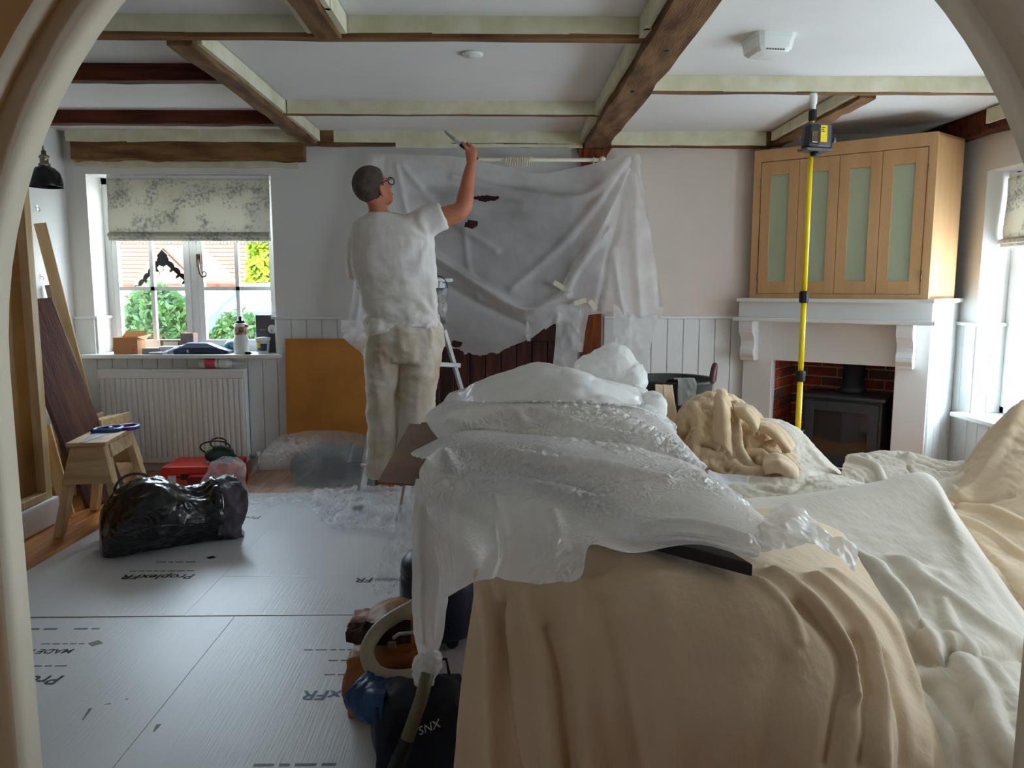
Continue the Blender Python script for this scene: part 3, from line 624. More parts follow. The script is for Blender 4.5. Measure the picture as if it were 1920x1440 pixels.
for k in range(7): MB().box((-.045 + k * .013, -.080, -.066), (-.037 + k * .013, -.060, -.074), Matrix.Rotation(.0, 4, 'Z')).obj('vent_slot', M['grey'], sa)
cr = thing('ceiling_rose', 'small round white ceiling fitting in the middle bay of the ceiling', 'ceiling fitting', (-.128, 3.94, ZC))
MB().lathe([(.052, 0), (.055, -.006), (.050, -.012), (.036, -.014)], 28).obj('rim', M['whitep'], cr); MB().lathe([(.036, -.010), (.030, -.016), (.010, -.018)], 24).obj('cap', M['whitep'], cr)
# ============================================================ left side of the room
# ---- roman blind
def floral(name, base, spot):
    m, nt, P = nodes(name); L = nt.links.new; N = nt.nodes.new; P.inputs['Roughness'].default_value = .9
    tc = N('ShaderNodeTexCoord'); a = N('ShaderNodeTexNoise'); a.inputs['Scale'].default_value = 7; a.inputs['Detail'].default_value = 1
    b = N('ShaderNodeTexNoise'); b.inputs['Scale'].default_value = 45; b.inputs['Detail'].default_value = 3
    L(tc.outputs['Object'], a.inputs['Vector']); L(tc.outputs['Object'], b.inputs['Vector'])
    mu = N('ShaderNodeMath'); mu.operation = 'MULTIPLY'; L(a.outputs['Fac'], mu.inputs[0]); L(b.outputs['Fac'], mu.inputs[1])
    r = N('ShaderNodeValToRGB'); r.color_ramp.elements[0].position = .25; r.color_ramp.elements[1].position = .42; r.color_ramp.elements[0].color = base; r.color_ramp.elements[1].color = spot
    L(mu.outputs[0], r.inputs[0]); L(r.outputs[0], P.inputs['Base Color'])
    tl = N('ShaderNodeBsdfTranslucent'); L(r.outputs[0], tl.inputs[0]); mx = N('ShaderNodeMixShader'); mx.inputs[0].default_value = .28
    L(P.outputs[0], mx.inputs[1]); L(tl.outputs[0], mx.inputs[2]); L(mx.outputs[0], nt.nodes['Material Output'].inputs['Surface']); return m
M['floral'] = floral('floral_linen', srgb(214, 210, 198), srgb(150, 152, 146))
def blind(name, label, mk):
    o = thing(name, label, 'blind', mk[0], mk[1]); w = mk[2] / 2
    sh = Sheet([[(x * w, -.02 - .012 * (k == 2), z) for x in (-1, -.5, 0, .5, 1)] for k, z in enumerate((.46, .3, .12, .055))], 40, 30); sh.crumple(.004, 3, 2, False)
    sh.obj('fabric', M['floral'], o, .006)
    for k, (z, d) in enumerate(((.045, .05), (.022, .03))):
        MB().prism([(-w, -.02, z + .03), (-w, -.02 - d, z + .01), (-w, -.02 - d, z - .012), (-w, -.025, z - .02), (-w, -.01, z)], (2 * w, 0, 0)).obj('fold', M['floral'], o, bevel=.006)
    MB().box((-w, -.02, .46), (w, .02, .485)).obj('headrail', M['white'], o)
    g = MB(); n = 46
    for i in range(n): g.lathe([(.0, -.006), (.006, 0), (.0, .006)], 6, Matrix.Translation((-w + (i + .5) * 2 * w / n, -.03, -.006 - .004 * (i % 2))), caps=False)
    t = g.obj('trim_beads', M['floral'], o); t['kind'] = 'stuff'
    return o
blind('roman_blind', 'floral roman blind half lowered over the small-paned window in the back wall', ((-2.31, 5.925, 1.745), 0, 1.20))
blind('roman_blind', 'floral roman blind half lowered at the sunlit window beside the fireplace', ((XR + .15, 4.55, 1.66), -PI / 2, 1.22))
# ---- radiator under the window
rd = thing('radiator', 'white ribbed panel radiator below the window', 'radiator', (-3.0, 5.80, .08)); RWd, RH = 1.08, .715
pr = []; nr = 27; st = RWd / nr
for i in range(nr):
    a = i * st; pr += [(a + st * .10, 0), (a + st * .28, -.009), (a + st * .72, -.009), (a + st * .90, 0)]
vs = [(x, -.018 + y, z) for z in (.045, .645) for x, y in pr]; m_ = len(pr)
g = MB(); g.add(vs, [(i, i + 1, m_ + i + 1, m_ + i) for i in range(m_ - 1)]); g.obj('ribbed_panel', M['white'], rd).modifiers.new('t', 'SOLIDIFY').thickness = -.003
MB().box((0, -.012, 0), (RWd, -.006, RH)).obj('back_plate', M['white'], rd)
MB().box((0, -.026, 0), (RWd, -.008, .045)).obj('bottom_edge', M['white'], rd, bevel=.005); MB().box((0, -.026, .645), (RWd, -.008, RH - .02)).obj('top_edge', M['white'], rd, bevel=.005)
tg = MB().box((-.005, -.024, RH - .02), (RWd + .005, .055, RH)).obj('top_grille', M['white'], rd, bevel=.004)
for x in (-.006, RWd - .002): MB().box((x, -.024, .01), (x + .008, .055, RH - .01)).obj('side_panel', M['white'], rd, bevel=.003)
MB().tube([(RWd, .02, .04), (RWd + .05, .02, .04), (RWd + .07, .02, .03), (RWd + .07, .02, -.08)], .010, 10).obj('pipe', M['alu'], rd)
MB().lathe([(.018, 0), (.020, .03), (.014, .05)], 14, Matrix.Translation((RWd + .07, .02, .03))).obj('valve', M['white'], rd)
MB().tube([(-.02, .02, .04), (-.05, .02, .04), (-.06, .02, .03), (-.06, .02, -.08)], .010, 10).obj('pipe', M['alu'], rd)
# ---- bottle lying on the radiator
def bottle_parts(o, prof, m, lab=None, labm=None, cap=None, capm=None, n=24, R_=None):
    R_ = R_ or Matrix.Identity(4); MB().lathe(prof, n, R_).obj('body', m, o)
    if lab: MB().lathe(lab, n, R_, caps=False).obj('label', labm, o)
    if cap: MB().lathe(cap, n, R_).obj('cap', capm, o)
M['pinklab'] = mat('crimson_label', srgb(190, 52, 76), .5, .15, 12, col2=srgb(206, 88, 104))
gb = thing('glue_bottle', 'white bottle with crimson label and nozzle lying on top of the radiator', 'bottle', (-2.26, 5.835, .08 + RH + .040)); RX = Matrix.Rotation(PI / 2, 4, 'Y')
bottle_parts(gb, [(.030, 0), (.038, .006), (.039, .20), (.034, .215), (.018, .232), (.016, .245)], M['whitep'], [(.0398, .045), (.0398, .122)], M['pinklab'], [(.016, .245), (.013, .262), (.005, .27), (.003, .30), (.002, .315)], M['whitep'], R_=RX)
MB().lathe([(.0396, .145), (.0396, .150)], 24, RX, caps=False).obj('label_band', M['inkgrey'], gb)
# ---- things on the window sill
ZS1 = WZ0
M['card'] = mat('cardboard', srgb(196, 138, 88), .8, .08, 5, bump=.05, bscale=60); M['cardd'] = mat('brown_card', srgb(150, 118, 104), .8, .08, 5)
def open_box(name, label, x, y, w, d, h, m, rz=0, flap=True, print_=None):
    o = thing(name, label, 'box', (x, y, ZS1), rz); t = .004
    g = MB(); g.box((-w/2, -d/2, 0), (w/2, d/2, t)); g.box((-w/2, -d/2, t), (w/2, -d/2 + t, h)); g.box((-w/2, d/2 - t, t), (w/2, d/2, h)); g.box((-w/2, -d/2 + t, t), (-w/2 + t, d/2 - t, h)); g.box((w/2 - t, -d/2 + t, t), (w/2, d/2 - t, h))
    g.obj('body', m, o)
    if flap:
        MB().prism([(w/2, -d/2, h), (w/2 + .05, -d/2 + .01, h - .02), (w/2 + .05, d/2, h + .015), (w/2, d/2, h)], (0, 0, .004)).obj('flap', m, o)
        MB().prism([(-w/2, d/2, h), (w/2, d/2, h), (w/2 - .02, d/2 + .03, h + .04), (-w/2 + .02, d/2 + .03, h + .04)], (0, .003, .003)).obj('flap', m, o)
    if print_: MB().lathe([(.012, 0), (.012, .001)], 16, Matrix.Translation((w/2 - .03, -d/2, .03)) @ Matrix.Rotation(PI / 2, 4, 'X')).obj('printed_mark', print_, o)
    return o
open_box('cardboard_box', 'small open cardboard box at the left end of the window sill', -2.81, 5.90, .175, .15, .125, M['card'], .03, True, M['pinklab'])
def carton(name, label, x, y, w, d, h, m, rz=0, z=ZS1, extra=None):
    o = thing(name, label, 'box', (x, y, z), rz); MB().box((-w/2, -d/2, 0), (w/2, d/2, h - .003)).obj('body', m, o, bevel=.002, seg=1)
    MB().box((-w/2 + .001, -d/2 - .001, h - .003), (w/2 - .001, d/2, h)).obj('lid', m, o, bevel=.001, seg=1)
    if extra: extra(o)
    return o
carton('small_carton', 'low brown carton with pale top behind the grey packets on the window sill', -2.53, 6.02, .17, .08, .095, M['cardd'], 0, extra=lambda o: MB().box((-.06, -.0415, .02), (.05, -.0395, .085)).obj('label', M['cream'], o))
carton('small_carton', 'upright brown carton standing in the middle of the window sill', -2.40, 6.0, .105, .07, .15, M['cardd'], -.1, extra=lambda o: MB().box((-.045, -.0365, .10), (.04, -.0345, .125)).obj('label', M['inkgrey'], o))
M['packet'] = mat('grey_packet', srgb(150, 150, 154), .6, .1, 9); M['packetw'] = mat('pale_packet', srgb(206, 208, 212), .6, .06, 9)
carton('flat_packet', 'flat grey packet on the window sill beside the open cardboard box', -2.63, 5.87, .12, .09, .045, M['packet'], .12)
carton('flat_packet', 'thin white packet at the front edge of the window sill', -2.56, 5.81, .11, .07, .018, M['packetw'], -.08)
carton('flat_packet', 'flat grey-white packet stacked by the brown cartons on the window sill', -2.52, 5.90, .11, .08, .055, M['packetw'], .05)
# dust sheets / folded film packet and the dark blue case
M['navycase'] = mat('dark_blue_case', srgb(46, 60, 88), .4, .15, 6, col2=srgb(30, 40, 62)); M['bluetop'] = mat('blue_grey_lid', srgb(122, 136, 168), .45, .1, 5)
nc = thing('tool_case', 'flat dark blue case lying in the middle of the window sill', 'case', (-2.25, 5.87, ZS1))
MB().prism([(-.20, 0, 0), (.19, 0, 0), (.22, 0, .022), (.14, 0, .045), (-.18, 0, .045), (-.21, 0, .025)], (0, .10, 0), Matrix.Translation((0, -.05, 0))).obj('shell', M['navycase'], nc, bevel=.008)
MB().prism([(-.17, 0, .045), (.14, 0, .045), (.05, 0, .082), (-.10, 0, .084)], (0, .09, 0), Matrix.Translation((0, -.045, 0))).obj('lid', M['bluetop'], nc, bevel=.008)
MB().box((-.10, -.055, .012), (-.085, -.048, .034)).obj('latch', M['steel'], nc)
fp = thing('film_packet', 'crumpled clear film packet beside the dark blue case on the window sill', 'packet', (-2.45, 5.84, ZS1))
sh = Sheet([[(x, y, z) for x, z in ((-.10, .004), (-.04, .02), (.02, .05), (.07, .06))] for y in (-.06, 0, .06)], 24, 16); sh.crumple(.012, 14, 2); sh.obj('film', film('clear_packet_film', .75, (.8, .84, .9)), fp, .001, zmin=.003)
M['teal'] = mat('teal_plastic', srgb(28, 110, 122), .35, .1, 6)
tt = thing('sanding_tool', 'rounded teal tool behind the white bottle on the window sill', 'tool', (-2.06, 6.02, ZS1))
MB().lathe([(.07, 0), (.078, .02), (.076, .06), (.05, .088), (.01, .098)], 24).obj('body', M['teal'], tt); MB().box((-.085, -.05, 0), (.085, .05, .03)).obj('base', M['navycase'], tt, bevel=.008); MB().box((-.01, -.082, .04), (.02, -.07, .06)).obj('button', M['bluetop'], tt, bevel=.003)
bo = thing('adhesive_bottle', 'tall white bottle with pictured label and dark stopper at the right of the window sill', 'bottle', (-1.955, 5.865, ZS1))
bottle_parts(bo, [(.052, 0), (.055, .006), (.055, .115), (.048, .128), (.048, .135), (.044, .14), (.044, .225), (.038, .232)], M['whitep'], [(.0455, .145), (.0455, .205)], mat('pictured_label', srgb(214, 190, 172), .5, .3, 40, col2=srgb(120, 60, 40)), [(.034, .232), (.034, .248), (.012, .252), (.010, .262), (.014, .268), (.012, .28), (.004, .286)], M['black'])
MB().box((.035, -.02, .20), (.058, .012, .22)).obj('clip', M['pinklab'], bo, bevel=.003)
kb = thing('dark_carton', 'tall dark grey carton with a white disc at the right end of the window sill', 'box', (-1.79, 6.02, ZS1), -.02)
MB().box((-.085, -.04, 0), (.085, .04, .285)).obj('body', mat('charcoal_card', srgb(72, 68, 72), .6, .08, 5), kb, bevel=.002, seg=1)
MB().box((-.084, -.041, .285), (.084, .04, .289)).obj('lid', M['packet'], kb, bevel=.001, seg=1)
MB().lathe([(.034, 0), (.034, .0015)], 28, Matrix.Translation((.04, -.0395, .18)) @ Matrix.Rotation(PI / 2, 4, 'X')).obj('printed_disc', M['whitep'], kb); MB().box((.034, -.0425, .155), (.040, -.0405, .18)).obj('printed_mark', M['inkgrey'], kb); MB().box((-.05, -.0415, .17), (-.01, -.0395, .18)).obj('printed_mark', M['inkgrey'], kb)
tb_ = thing('plastic_tub', 'small white tub with yellow and navy label in front of the dark carton', 'tub', (-1.80, 5.90, ZS1))
MB().lathe([(.040, 0), (.052, .10), (.055, .10), (.055, .108)], 24).obj('body', M['whitep'], tb_); MB().lathe([(.057, .108), (.057, .118), (.02, .124)], 24).obj('lid', M['packetw'], tb_)
for k, (m__, a0, a1, z0, z1) in enumerate(((M['navycase'], 3.8, 5.6, .02, .075), (M['yellow'], 3.9, 4.6, .045, .09))):
    vs = []
    for z in (z0, z1):
        for i in range(9): a = a0 + (a1 - a0) * i / 8; r_ = .0405 + .12 * z + .0006 * (k + 1); vs.append((r_ * math.cos(a), r_ * math.sin(a), z))
    MB().add(vs, [(i, i + 1, 9 + i + 1, 9 + i) for i in range(8)], True).obj('label', m__, tb_)
ww = thing('black_plug', 'small black plug lying beside the white tub on the window sill', 'plug', (-1.885, 5.80, ZS1)); MB().box((-.02, -.012, 0), (.02, .012, .02)).obj('body', M['black'], ww, bevel=.004); MB().tube([(.018, 0, .01), (.035, .005, .01)], .004, 8).obj('pin', M['steel'], ww)
# ---- hardboard leaning on the back wall
hb = tag(MB().box((-.50, -.003, 0), (.50, .003, 1.02)).obj('hardboard_sheet', M['hardboard']), 'orange-brown hardboard sheet leaning against the back wall beside the radiator', 'board'); hb.location = (-1.115, 5.775, .002); hb.rotation_euler = (math.radians(-4), 0, 0)
# ---- wall lamp
wl = thing('wall_lamp', 'black dome wall lamp with nickel neck on the left wall', 'lamp', (-2.985, 5.25, 2.06))
MB().lathe([(.105, 0), (.106, .004), (.100, .05), (.085, .095), (.055, .125), (.03, .135)], 32, caps=False).obj('shade', M['lampblack'], wl).modifiers.new('t', 'SOLIDIFY').thickness = .003
MB().lathe([(.036, .132), (.036, .15), (.026, .155), (.026, .185), (.032, .19), (.032, .2), (.016, .21), (.014, .235)], 20).obj('neck', M['brass'], wl)
MB().tube([(0, 0, .235), (-.005, 0, .262), (-.03, 0, .275), (-.06, 0, .272), (-.213, 0, .25)], .007, 10).obj('arm', M['brass'], wl); MB().lathe([(.045, 0), (.045, .012), (.03, .018)], 20, Matrix.Translation((-.213, 0, .25)) @ Matrix.Rotation(PI / 2, 4, 'Y')).obj('wall_plate', M['brass'], wl)
MB().ell((0, 0, .06), (.03, .03, .04)).obj('bulb', M['whitep'], wl)
for k, (px, py) in enumerate(((69, 389), (76, 518))):
    p_ = atX(px, py, XL); hk = thing('wall_hook', ('small metal wall hook below the black lamp', 'small white wall hook beside the leaning pale plank')[k], 'hook', p_)
    MB().box((0, -.006, -.02), (.003, .006, .015)).obj('plate', M['steel' if k == 0 else 'whitep'], hk); MB().tube([(.003, 0, 0), (.018, 0, -.005), (.022, 0, -.018), (.018, 0, -.026), (.012, 0, -.02)], .003, 6).obj('hook', M['steel' if k == 0 else 'whitep'], hk)
# ---- leaning boards
def leaning(name, label, a, b, wid, th, m, side=(0, 1, 0), cat='plank', knots=0):
    a, b = Vector(a), Vector(b); d = (b - a); L_ = d.length; Z_ = d.normalized(); X_ = (Vector(side) - Z_ * Vector(side).dot(Z_)).normalized(); Y_ = Z_.cross(X_)
    R_ = Matrix((X_, Y_, Z_)).transposed().to_4x4(); R_.translation = a
    o = MB().box((-wid / 2, -th / 2, 0), (wid / 2, th / 2, L_)).obj(name, m, None, bevel=.003, seg=1); o.matrix_world = R_; return tag(o, label, cat)
leaning('pine_plank', 'long pale pine plank leaning into the corner by the left wall', (-2.97, 5.72, .004), (-3.13, 5.40, 1.84), .075, .02, M['pine'], (1, .5, 0))
leaning('pine_batten', 'shorter grey-shadowed batten leaning behind the long pale plank', (-3.06, 5.78, .004), (-3.165, 5.50, 1.42), .04, .03, mat('grey_batten', srgb(168, 156, 138), .7, .15, 5, (4, 4, .5)), (1, .5, 0))
M['darkoak'] = mat('dark_oak_plank', srgb(104, 58, 32), .6, .25, 4, (5, 5, .5), .25, 30, col2=srgb(62, 30, 18))
leaning('oak_plank', 'broad dark brown oak plank leaning behind the saw stool', (-2.58, 4.97, .01), (-3.10, 5.16, 1.32), .28, .045, M['darkoak'], (.6, 1, 0))
leaning('pine_batten', 'short pine batten standing at the end of the wooden shelf unit', (-2.66, 4.66, .004), (-2.80, 4.72, .56), .07, .025, M['pine'], (1, .2, 0))
for i in range(6):
    x = -2.92 + i * .062; o = MB().box((-.011, -.17, 0), (.011, .17, .50 + .01 * (i % 3))).obj('pine_offcut', M['pinex'], None, bevel=.002, seg=1); o.location = (x, 5.30, .004); o.rotation_euler = (0, math.radians(-6), math.radians(-5)); tag(o, ('first', 'second', 'third', 'fourth', 'fifth', 'sixth')[i] + ' pine offcut from the left in the row standing behind the saw stool', 'board', 'pine offcuts behind the saw stool')
sbk = leaning('pine_batten', 'pine batten lying on the floor behind the red toolbox', (-2.42, 5.63, .03), (-1.95, 5.70, .03), .05, .05, M['pinex'], (0, 0, 1))
# ---- built-in shelf unit on the left
su = thing('shelf_unit', 'built-in wooden unit with brown panel, pine frame and white plinth on the left', 'shelf unit')
MB().box((XL, 2.9, .16), (-2.72, 4.50, .19)).obj('bottom_board', M['pinex'], su); MB().box((-2.74, 2.9, .19), (-2.725, 4.47, 1.98)).obj('panel', M['mdf'], su)
MB().box((-2.74, 4.47, .16), (-2.672, 4.53, 2.0)).obj('post', M['pine'], su, bevel=.003); MB().box((-2.74, 2.9, .16), (-2.672, 2.97, 2.0)).obj('post', M['pine'], su, bevel=.003)
MB().box((-2.74, 2.97, .165), (-2.665, 4.47, .205)).obj('bottom_rail', M['pine'], su, bevel=.003); MB().box((-2.74, 2.97, 1.93), (-2.672, 4.47, 2.0)).obj('top_rail', M['pine'], su, bevel=.003); MB().box((XL, 4.50, .16), (-2.74, 4.53, 2.0)).obj('end_panel', M['mdf'], su)
MB().box((XL, 2.9, .0), (-2.65, 4.56, .16)).obj('plinth', M['white'], su, bevel=.012)
# ---- saw stool and the two saws
ss = thing('saw_stool', 'splayed wooden saw stool in front of the leaning planks', 'stool', (-2.36, 4.55, .0075), math.radians(8)); SH = .53
MB().box((-.105, -.27, SH - .022), (.105, .27, SH)).obj('top', M['pinex'], ss, bevel=.003)
for sx in (-1, 1):
    for sy in (-1, 1):
        t_ = Vector((sx * .07, sy * .20, SH - .022)); f_ = Vector((sx * .17, sy * .27, 0)); w_ = .035; d_ = .022
        vs = [f_ + Vector((a * d_, b * w_, 0)) for a, b in ((-1, -1), (1, -1), (1, 1), (-1, 1))] + [t_ + Vector((a * d_, b * w_, 0)) for a, b in ((-1, -1), (1, -1), (1, 1), (-1, 1))]
        MB().hexa(vs).obj('leg', M['pine'], ss, bevel=.002, seg=1)
for sy in (-1, 1):
    y = sy * .245; MB().prism([(-.088, y - sy * .012, SH - .024), (.088, y - sy * .012, SH - .024), (.135, y + sy * .02, SH - .235), (-.135, y + sy * .02, SH - .235)], (0, sy * .018, 0)).obj('end_panel', M['pinex'], ss, bevel=.002, seg=1)
for sx in (-1, 1): MB().prism([(sx * .085, -.19, SH - .024), (sx * .085, .19, SH - .024), (sx * .10, .20, SH - .10), (sx * .10, -.20, SH - .10)], (sx * .016, 0, 0)).obj('side_rail', M['pinex'], ss, bevel=.002, seg=1)
M['sawblue'] = mat('navy_saw_handle', srgb(34, 48, 110), .35, .1, 6, col2=srgb(60, 84, 150)); M['sawpurple'] = mat('purple_saw_handle', srgb(82, 48, 150), .35, .1, 6)
def saw(label, loc, rz, hm):
    o = thing('hand_saw', label, 'saw', loc, rz)
    MB().prism([(-.02, -.34, .004), (.0, -.345, .004), (.065, -.02, .004), (-.05, -.02, .004)], (0, 0, .0015)).obj('blade', M['steel'], o)
    pts = [(-.055, -.03), (.06, -.03), (.085, .03), (.07, .095), (.03, .115), (-.01, .085), (-.035, .06), (-.06, .02)]
    P3 = [(x, y, .013) for x, y in pts]; MB().tube([Vector(p) for p in cr1(np.array(P3 + [P3[0]]), 40)], .013, 8, caps=False).obj('handle', hm, o)
    return o
saw('hand saw with purple handle lying at the back of the saw stool', (-2.33, 4.70, SH + .001), math.radians(2), M['sawpurple']); saw('hand saw with navy blue handle lying at the front of the saw stool', (-2.385, 4.62, SH + .005), math.radians(9), M['sawblue'])
# ---- red toolbox with a green jigsaw on top
M['red'] = mat('red_plastic', srgb(206, 44, 22), .4, .1, 5)
tbx = thing('red_toolbox', 'red plastic tool case on the floor in front of the radiator', 'tool case', (-2.08, 5.40, 0), math.radians(2))
MB().box((-.26, -.17, .002), (.24, .17, .10)).obj('base', M['red'], tbx, bevel=.012); MB().box((-.255, -.165, .102), (.235, .165, .175)).obj('lid', M['red'], tbx, bevel=.012)
MB().box((-.21, -.173, .03), (-.155, -.169, .115)).obj('label', M['packetw'], tbx); MB().box((-.08, -.176, .05), (.09, -.168, .125)).obj('handle_recess', mat('dark_red', srgb(110, 18, 10), .5), tbx, bevel=.004); MB().tube([(-.06, -.18, .10), (-.05, -.19, .115), (.06, -.19, .115), (.07, -.18, .10)], .009, 8).obj('handle', M['red'], tbx)
for x in (-.12, .14): MB().box((x, -.178, .085), (x + .035, -.168, .125)).obj('latch', M['black'], tbx, bevel=.003)
M['green'] = mat('dark_green_tool', srgb(24, 62, 58), .4, .1, 8)
jg = thing('jigsaw', 'dark green power tool with coiled cable on the red tool case', 'power tool', (-1.95, 5.35, .176), math.radians(-8))
g = MB(); g.ell((0, 0, .045), (.11, .045, .04)); g.ell((-.08, 0, .05), (.05, .04, .045)); g.tube([(-.07, 0, .07), (-.05, 0, .105), (.02, 0, .11), (.08, 0, .075)], .02, 10); fuse(g, 'body', M['green'], jg, .008, 3)
MB().box((-.12, -.035, .0), (.06, .035, .006)).obj('shoe', M['steel'], jg)
MB().tube([(.08 + .0 * t, 0, .07) for t in (0,)] + [(.06 + .11 * math.cos(a) - .11, .02 * math.sin(2 * a), .10 + .055 * math.sin(a)) for a in np.linspace(-.4, 5.4, 28)], .0055, 8).obj('cable', M['black'], jg)
MB().tube([(-.04 + .06 * math.cos(a), .03 + .01 * math.sin(a), .135 + .035 * math.sin(a)) for a in np.linspace(0, 2 * PI, 22)], .0055, 8, caps=False).obj('cable', M['black'], jg)
# ============================================================ floor protection
def sheet_piece(label, poly, z=.004, th=.003, m=None):
    o = MB().prism([(x, y, z) for x, y in poly], (0, 0, th)).obj('protection_sheet', m or M['sheet']); return tag(o, label, 'floor sheet', 'corrugated sheets over the floor')
def fp_(px, py): p_ = atZ(px, py, 0); return (p_.x, p_.y)
ySeam = 3.17
s1 = sheet_piece('near left pale floor sheet with cut-off dark lettering by the arch jamb', [(-2.35, YF + .01), (-1.1325, YF + .01), (-1.1325, ySeam - .010), (-2.35, ySeam - .014)])
s2 = sheet_piece('near pale floor sheet with blue lettering beside the tool bag', [(-1.130, YF + .01), (.10, YF + .01), (.10, ySeam - .006), (-1.130, ySeam - .010)])
s3 = sheet_piece('far pale floor sheet with dark lettering in front of the black bin bag', [(-2.35, ySeam), (-1.352, ySeam), (-1.342, 5.16), (-2.32, 5.16)], .0042)
s4 = sheet_piece('pale floor sheet beside the dust-sheeted table left of the far sheet', [(-1.3508, ySeam), (-.1, ySeam), (-.1, 3.62), (-1.3485, 3.62)], .0040)
s5 = sheet_piece('square pale floor sheet piece below the crumpled film at the ladder', [(-1.3485, 3.622), (-.2, 3.622), (-.2, 4.366), (-1.3448, 4.366)], .0043)
s6 = sheet_piece('far pale floor sheet under the film-covered tool heap', [(-1.3448, 4.368), (-.2, 4.368), (-.2, 5.16), (-1.3408, 5.16)], .0046)
def lettering(par, txt, px, py, size, m, z=.0078, rz=PI, shear=.12):
    p_ = atZ(px, py, z); return text_mesh(txt, size, 'lettering', m, par, (p_.x, p_.y, z), (0, 0, rz), .0002, shear, size * .018)
def small_print(par, px, py, size, m, n):
    """print too small to read: a broken line of short marks"""
    p_ = atZ(px, py, .0073); x = p_.x; r_ = random.Random(px)
    for i in range(n):
        w_ = size * r_.uniform(.6, 1.3); MB().box((x - w_, p_.y - size * .40, .0072), (x, p_.y - size * .14, .0076)).obj('print_mark', m, par); x -= w_ + size * .3
# the lettering reads from the far side, so it stands on its head here
lettering(s3, 'ProplexFR', 368, 1077, .082, M['ink']); small_print(s3, 365, 1069, .032, M['ink'], 8); small_print(s3, 368, 1052, .04, M['ink'], 4)
def diamond(par, px, py, s_, m):
    p_ = atZ(px, py, .0075); MB().prism([(p_.x - s_, p_.y, .0072), (p_.x, p_.y - s_ * .9, .0072), (p_.x + s_, p_.y, .0072), (p_.x, p_.y + s_ * .9, .0072)], (0, 0, .0004)).obj('printed_mark', m, par)
diamond(s3, 396, 1045, .028, M['ink'])
lettering(s1, 'ProplexFR', 124, 1267, .088, M['ink']); small_print(s1, 128, 1246, .035, M['inkgrey'], 8); lettering(s1, 'MADE IN BRITAIN', 142, 1217, .05, M['ink']); small_print(s1, 160, 1205, .03, M['inkgrey'], 5); diamond(s1, 179, 1206, .03, M['inkgrey'])
small_print(s1, 190, 1176, .05, M['inkgrey'], 2); small_print(s1, 112, 1176, .06, M['inkgrey'], 2)
lettering(s2, 'ProplexFR', 765, 1294, .085, M['inkblue']); small_print(s2, 690, 1262, .035, M['inkgrey'], 4); small_print(s2, 668, 1216, .035, M['inkgrey'], 5); small_print(s2, 652, 1236, .035, M['inkgrey'], 2)
lettering(s4, 'ProplexFR', 800, 1083, .08, M['ink']); lettering(s6, 'ProplexFR', 492, 968, .08, M['inkgrey']); small_print(s2, 632, 1428, .05, M['inkgrey'], 4)
for par, a_, b_, w_, m_ in ((s1, (155, 1350), (170, 1328), .006, 'inkgrey'), (s1, (196, 1321), (208, 1319), .004, 'inkgrey'), (s1, (234, 1312), (240, 1310), .004, 'inkgrey'), (s2, (288, 1372), (298, 1358), .008, 'inkgrey'), (s2, (400, 1219), (428, 1217), .004, 'whitep'), (s2, (474, 1224), (497, 1216), .004, 'whitep')):
    p0 = atZ(*a_, .0073); p1_ = atZ(*b_, .0073); n_ = Vector((-(p1_ - p0).y, (p1_ - p0).x, 0)).normalized() * w_
    MB().prism([p0 - n_ * .4, p1_ - n_, p1_ + n_, p0 + n_ * .4], (0, 0, .0003)).obj('scuff_mark', M[m_], par)
# ============================================================ black bin bag
M['bin'] = mat('black_polythene', srgb(16, 17, 19), .22, .1, 6, bump=.35, bscale=14, spec=.6)
c0 = np.array(atZ(255, 1030, 0)); c1 = np.array(atZ(455, 1000, 0)); ax = (c1 - c0); L0 = np.linalg.norm(ax); ax /= L0; sdv = np.array((-ax[1], ax[0], 0))
rows = []
spec_ = [(-.17, .02, .05), (-.155, .13, .18), (-.08, .22, .30), (.04, .25, .35), (.16, .23, .34), (.27, .18, .28), (.34, .16, .27), (.40, .17, .31), (.43, .165, .30)]
for t, w_, h_ in spec_:
    ring = []
    for k in range(17):
        a = 2 * PI * k / 16 + PI; cx, cz = math.cos(a), math.sin(a)
        ring.append(c0 + ax * (t + .0) + sdv * (cx * w_) + np.array((0, 0, h_ / 2 + cz * h_ / 2 * (1 if cz > 0 else .98) + .012)))
    rows.append(ring)
bag = Sheet(rows, 120, 110)
u, v = bag.uv()
cen = bag.G.mean(axis=1, keepdims=True); dr = bag.G - cen; dr /= np.linalg.norm(dr, axis=2)[..., None] + 1e-9; bag.N = dr
loc = np.stack([(bag.G - c0) @ ax, (bag.G - c0) @ sdv, bag.G[..., 2]], -1).reshape(-1, 3)
hgt = fbm(loc * np.array((3.2, 8, 8)), 3, True) * .024 + fbm(loc * np.array((2.2, 5, 5)) + 5, 2) * .035 + fbm(loc * np.array((9, 16, 16)), 3, True) * .013
env = np.clip(1.4 - np.abs(loc[:, 0] - .15) * 1.4, .25, 1)
bag.G = bag.G + dr * (hgt * env).reshape(bag.nv, bag.nu)[..., None]
bg_ = thing('bin_bag', 'black bin liner half full and slumped on the pale floor sheet', 'bag', tuple(c0))
o = bag.obj('bag', M['bin'], bg_, .003, zmin=.009); o.matrix_parent_inverse = Matrix.Translation(-Vector(c0))
M['binmatte'] = mat('matt_black_polythene', srgb(92, 86, 96), .45, .1, 8, bump=.2, bscale=16)
mr_ = []
e0 = c0 + ax * .42
for t, sp_i in ((0, 1.0), (.06, 1.08), (.12, 1.05)):
    mr_.append([e0 + ax * (t + .02 * math.sin(3 * a)) + sdv * (math.cos(a) * .165 * sp_i) + np.array((0, 0, .165 + math.sin(a) * .15 * sp_i)) for a in np.linspace(.3, 2 * PI - 1.2, 12)])
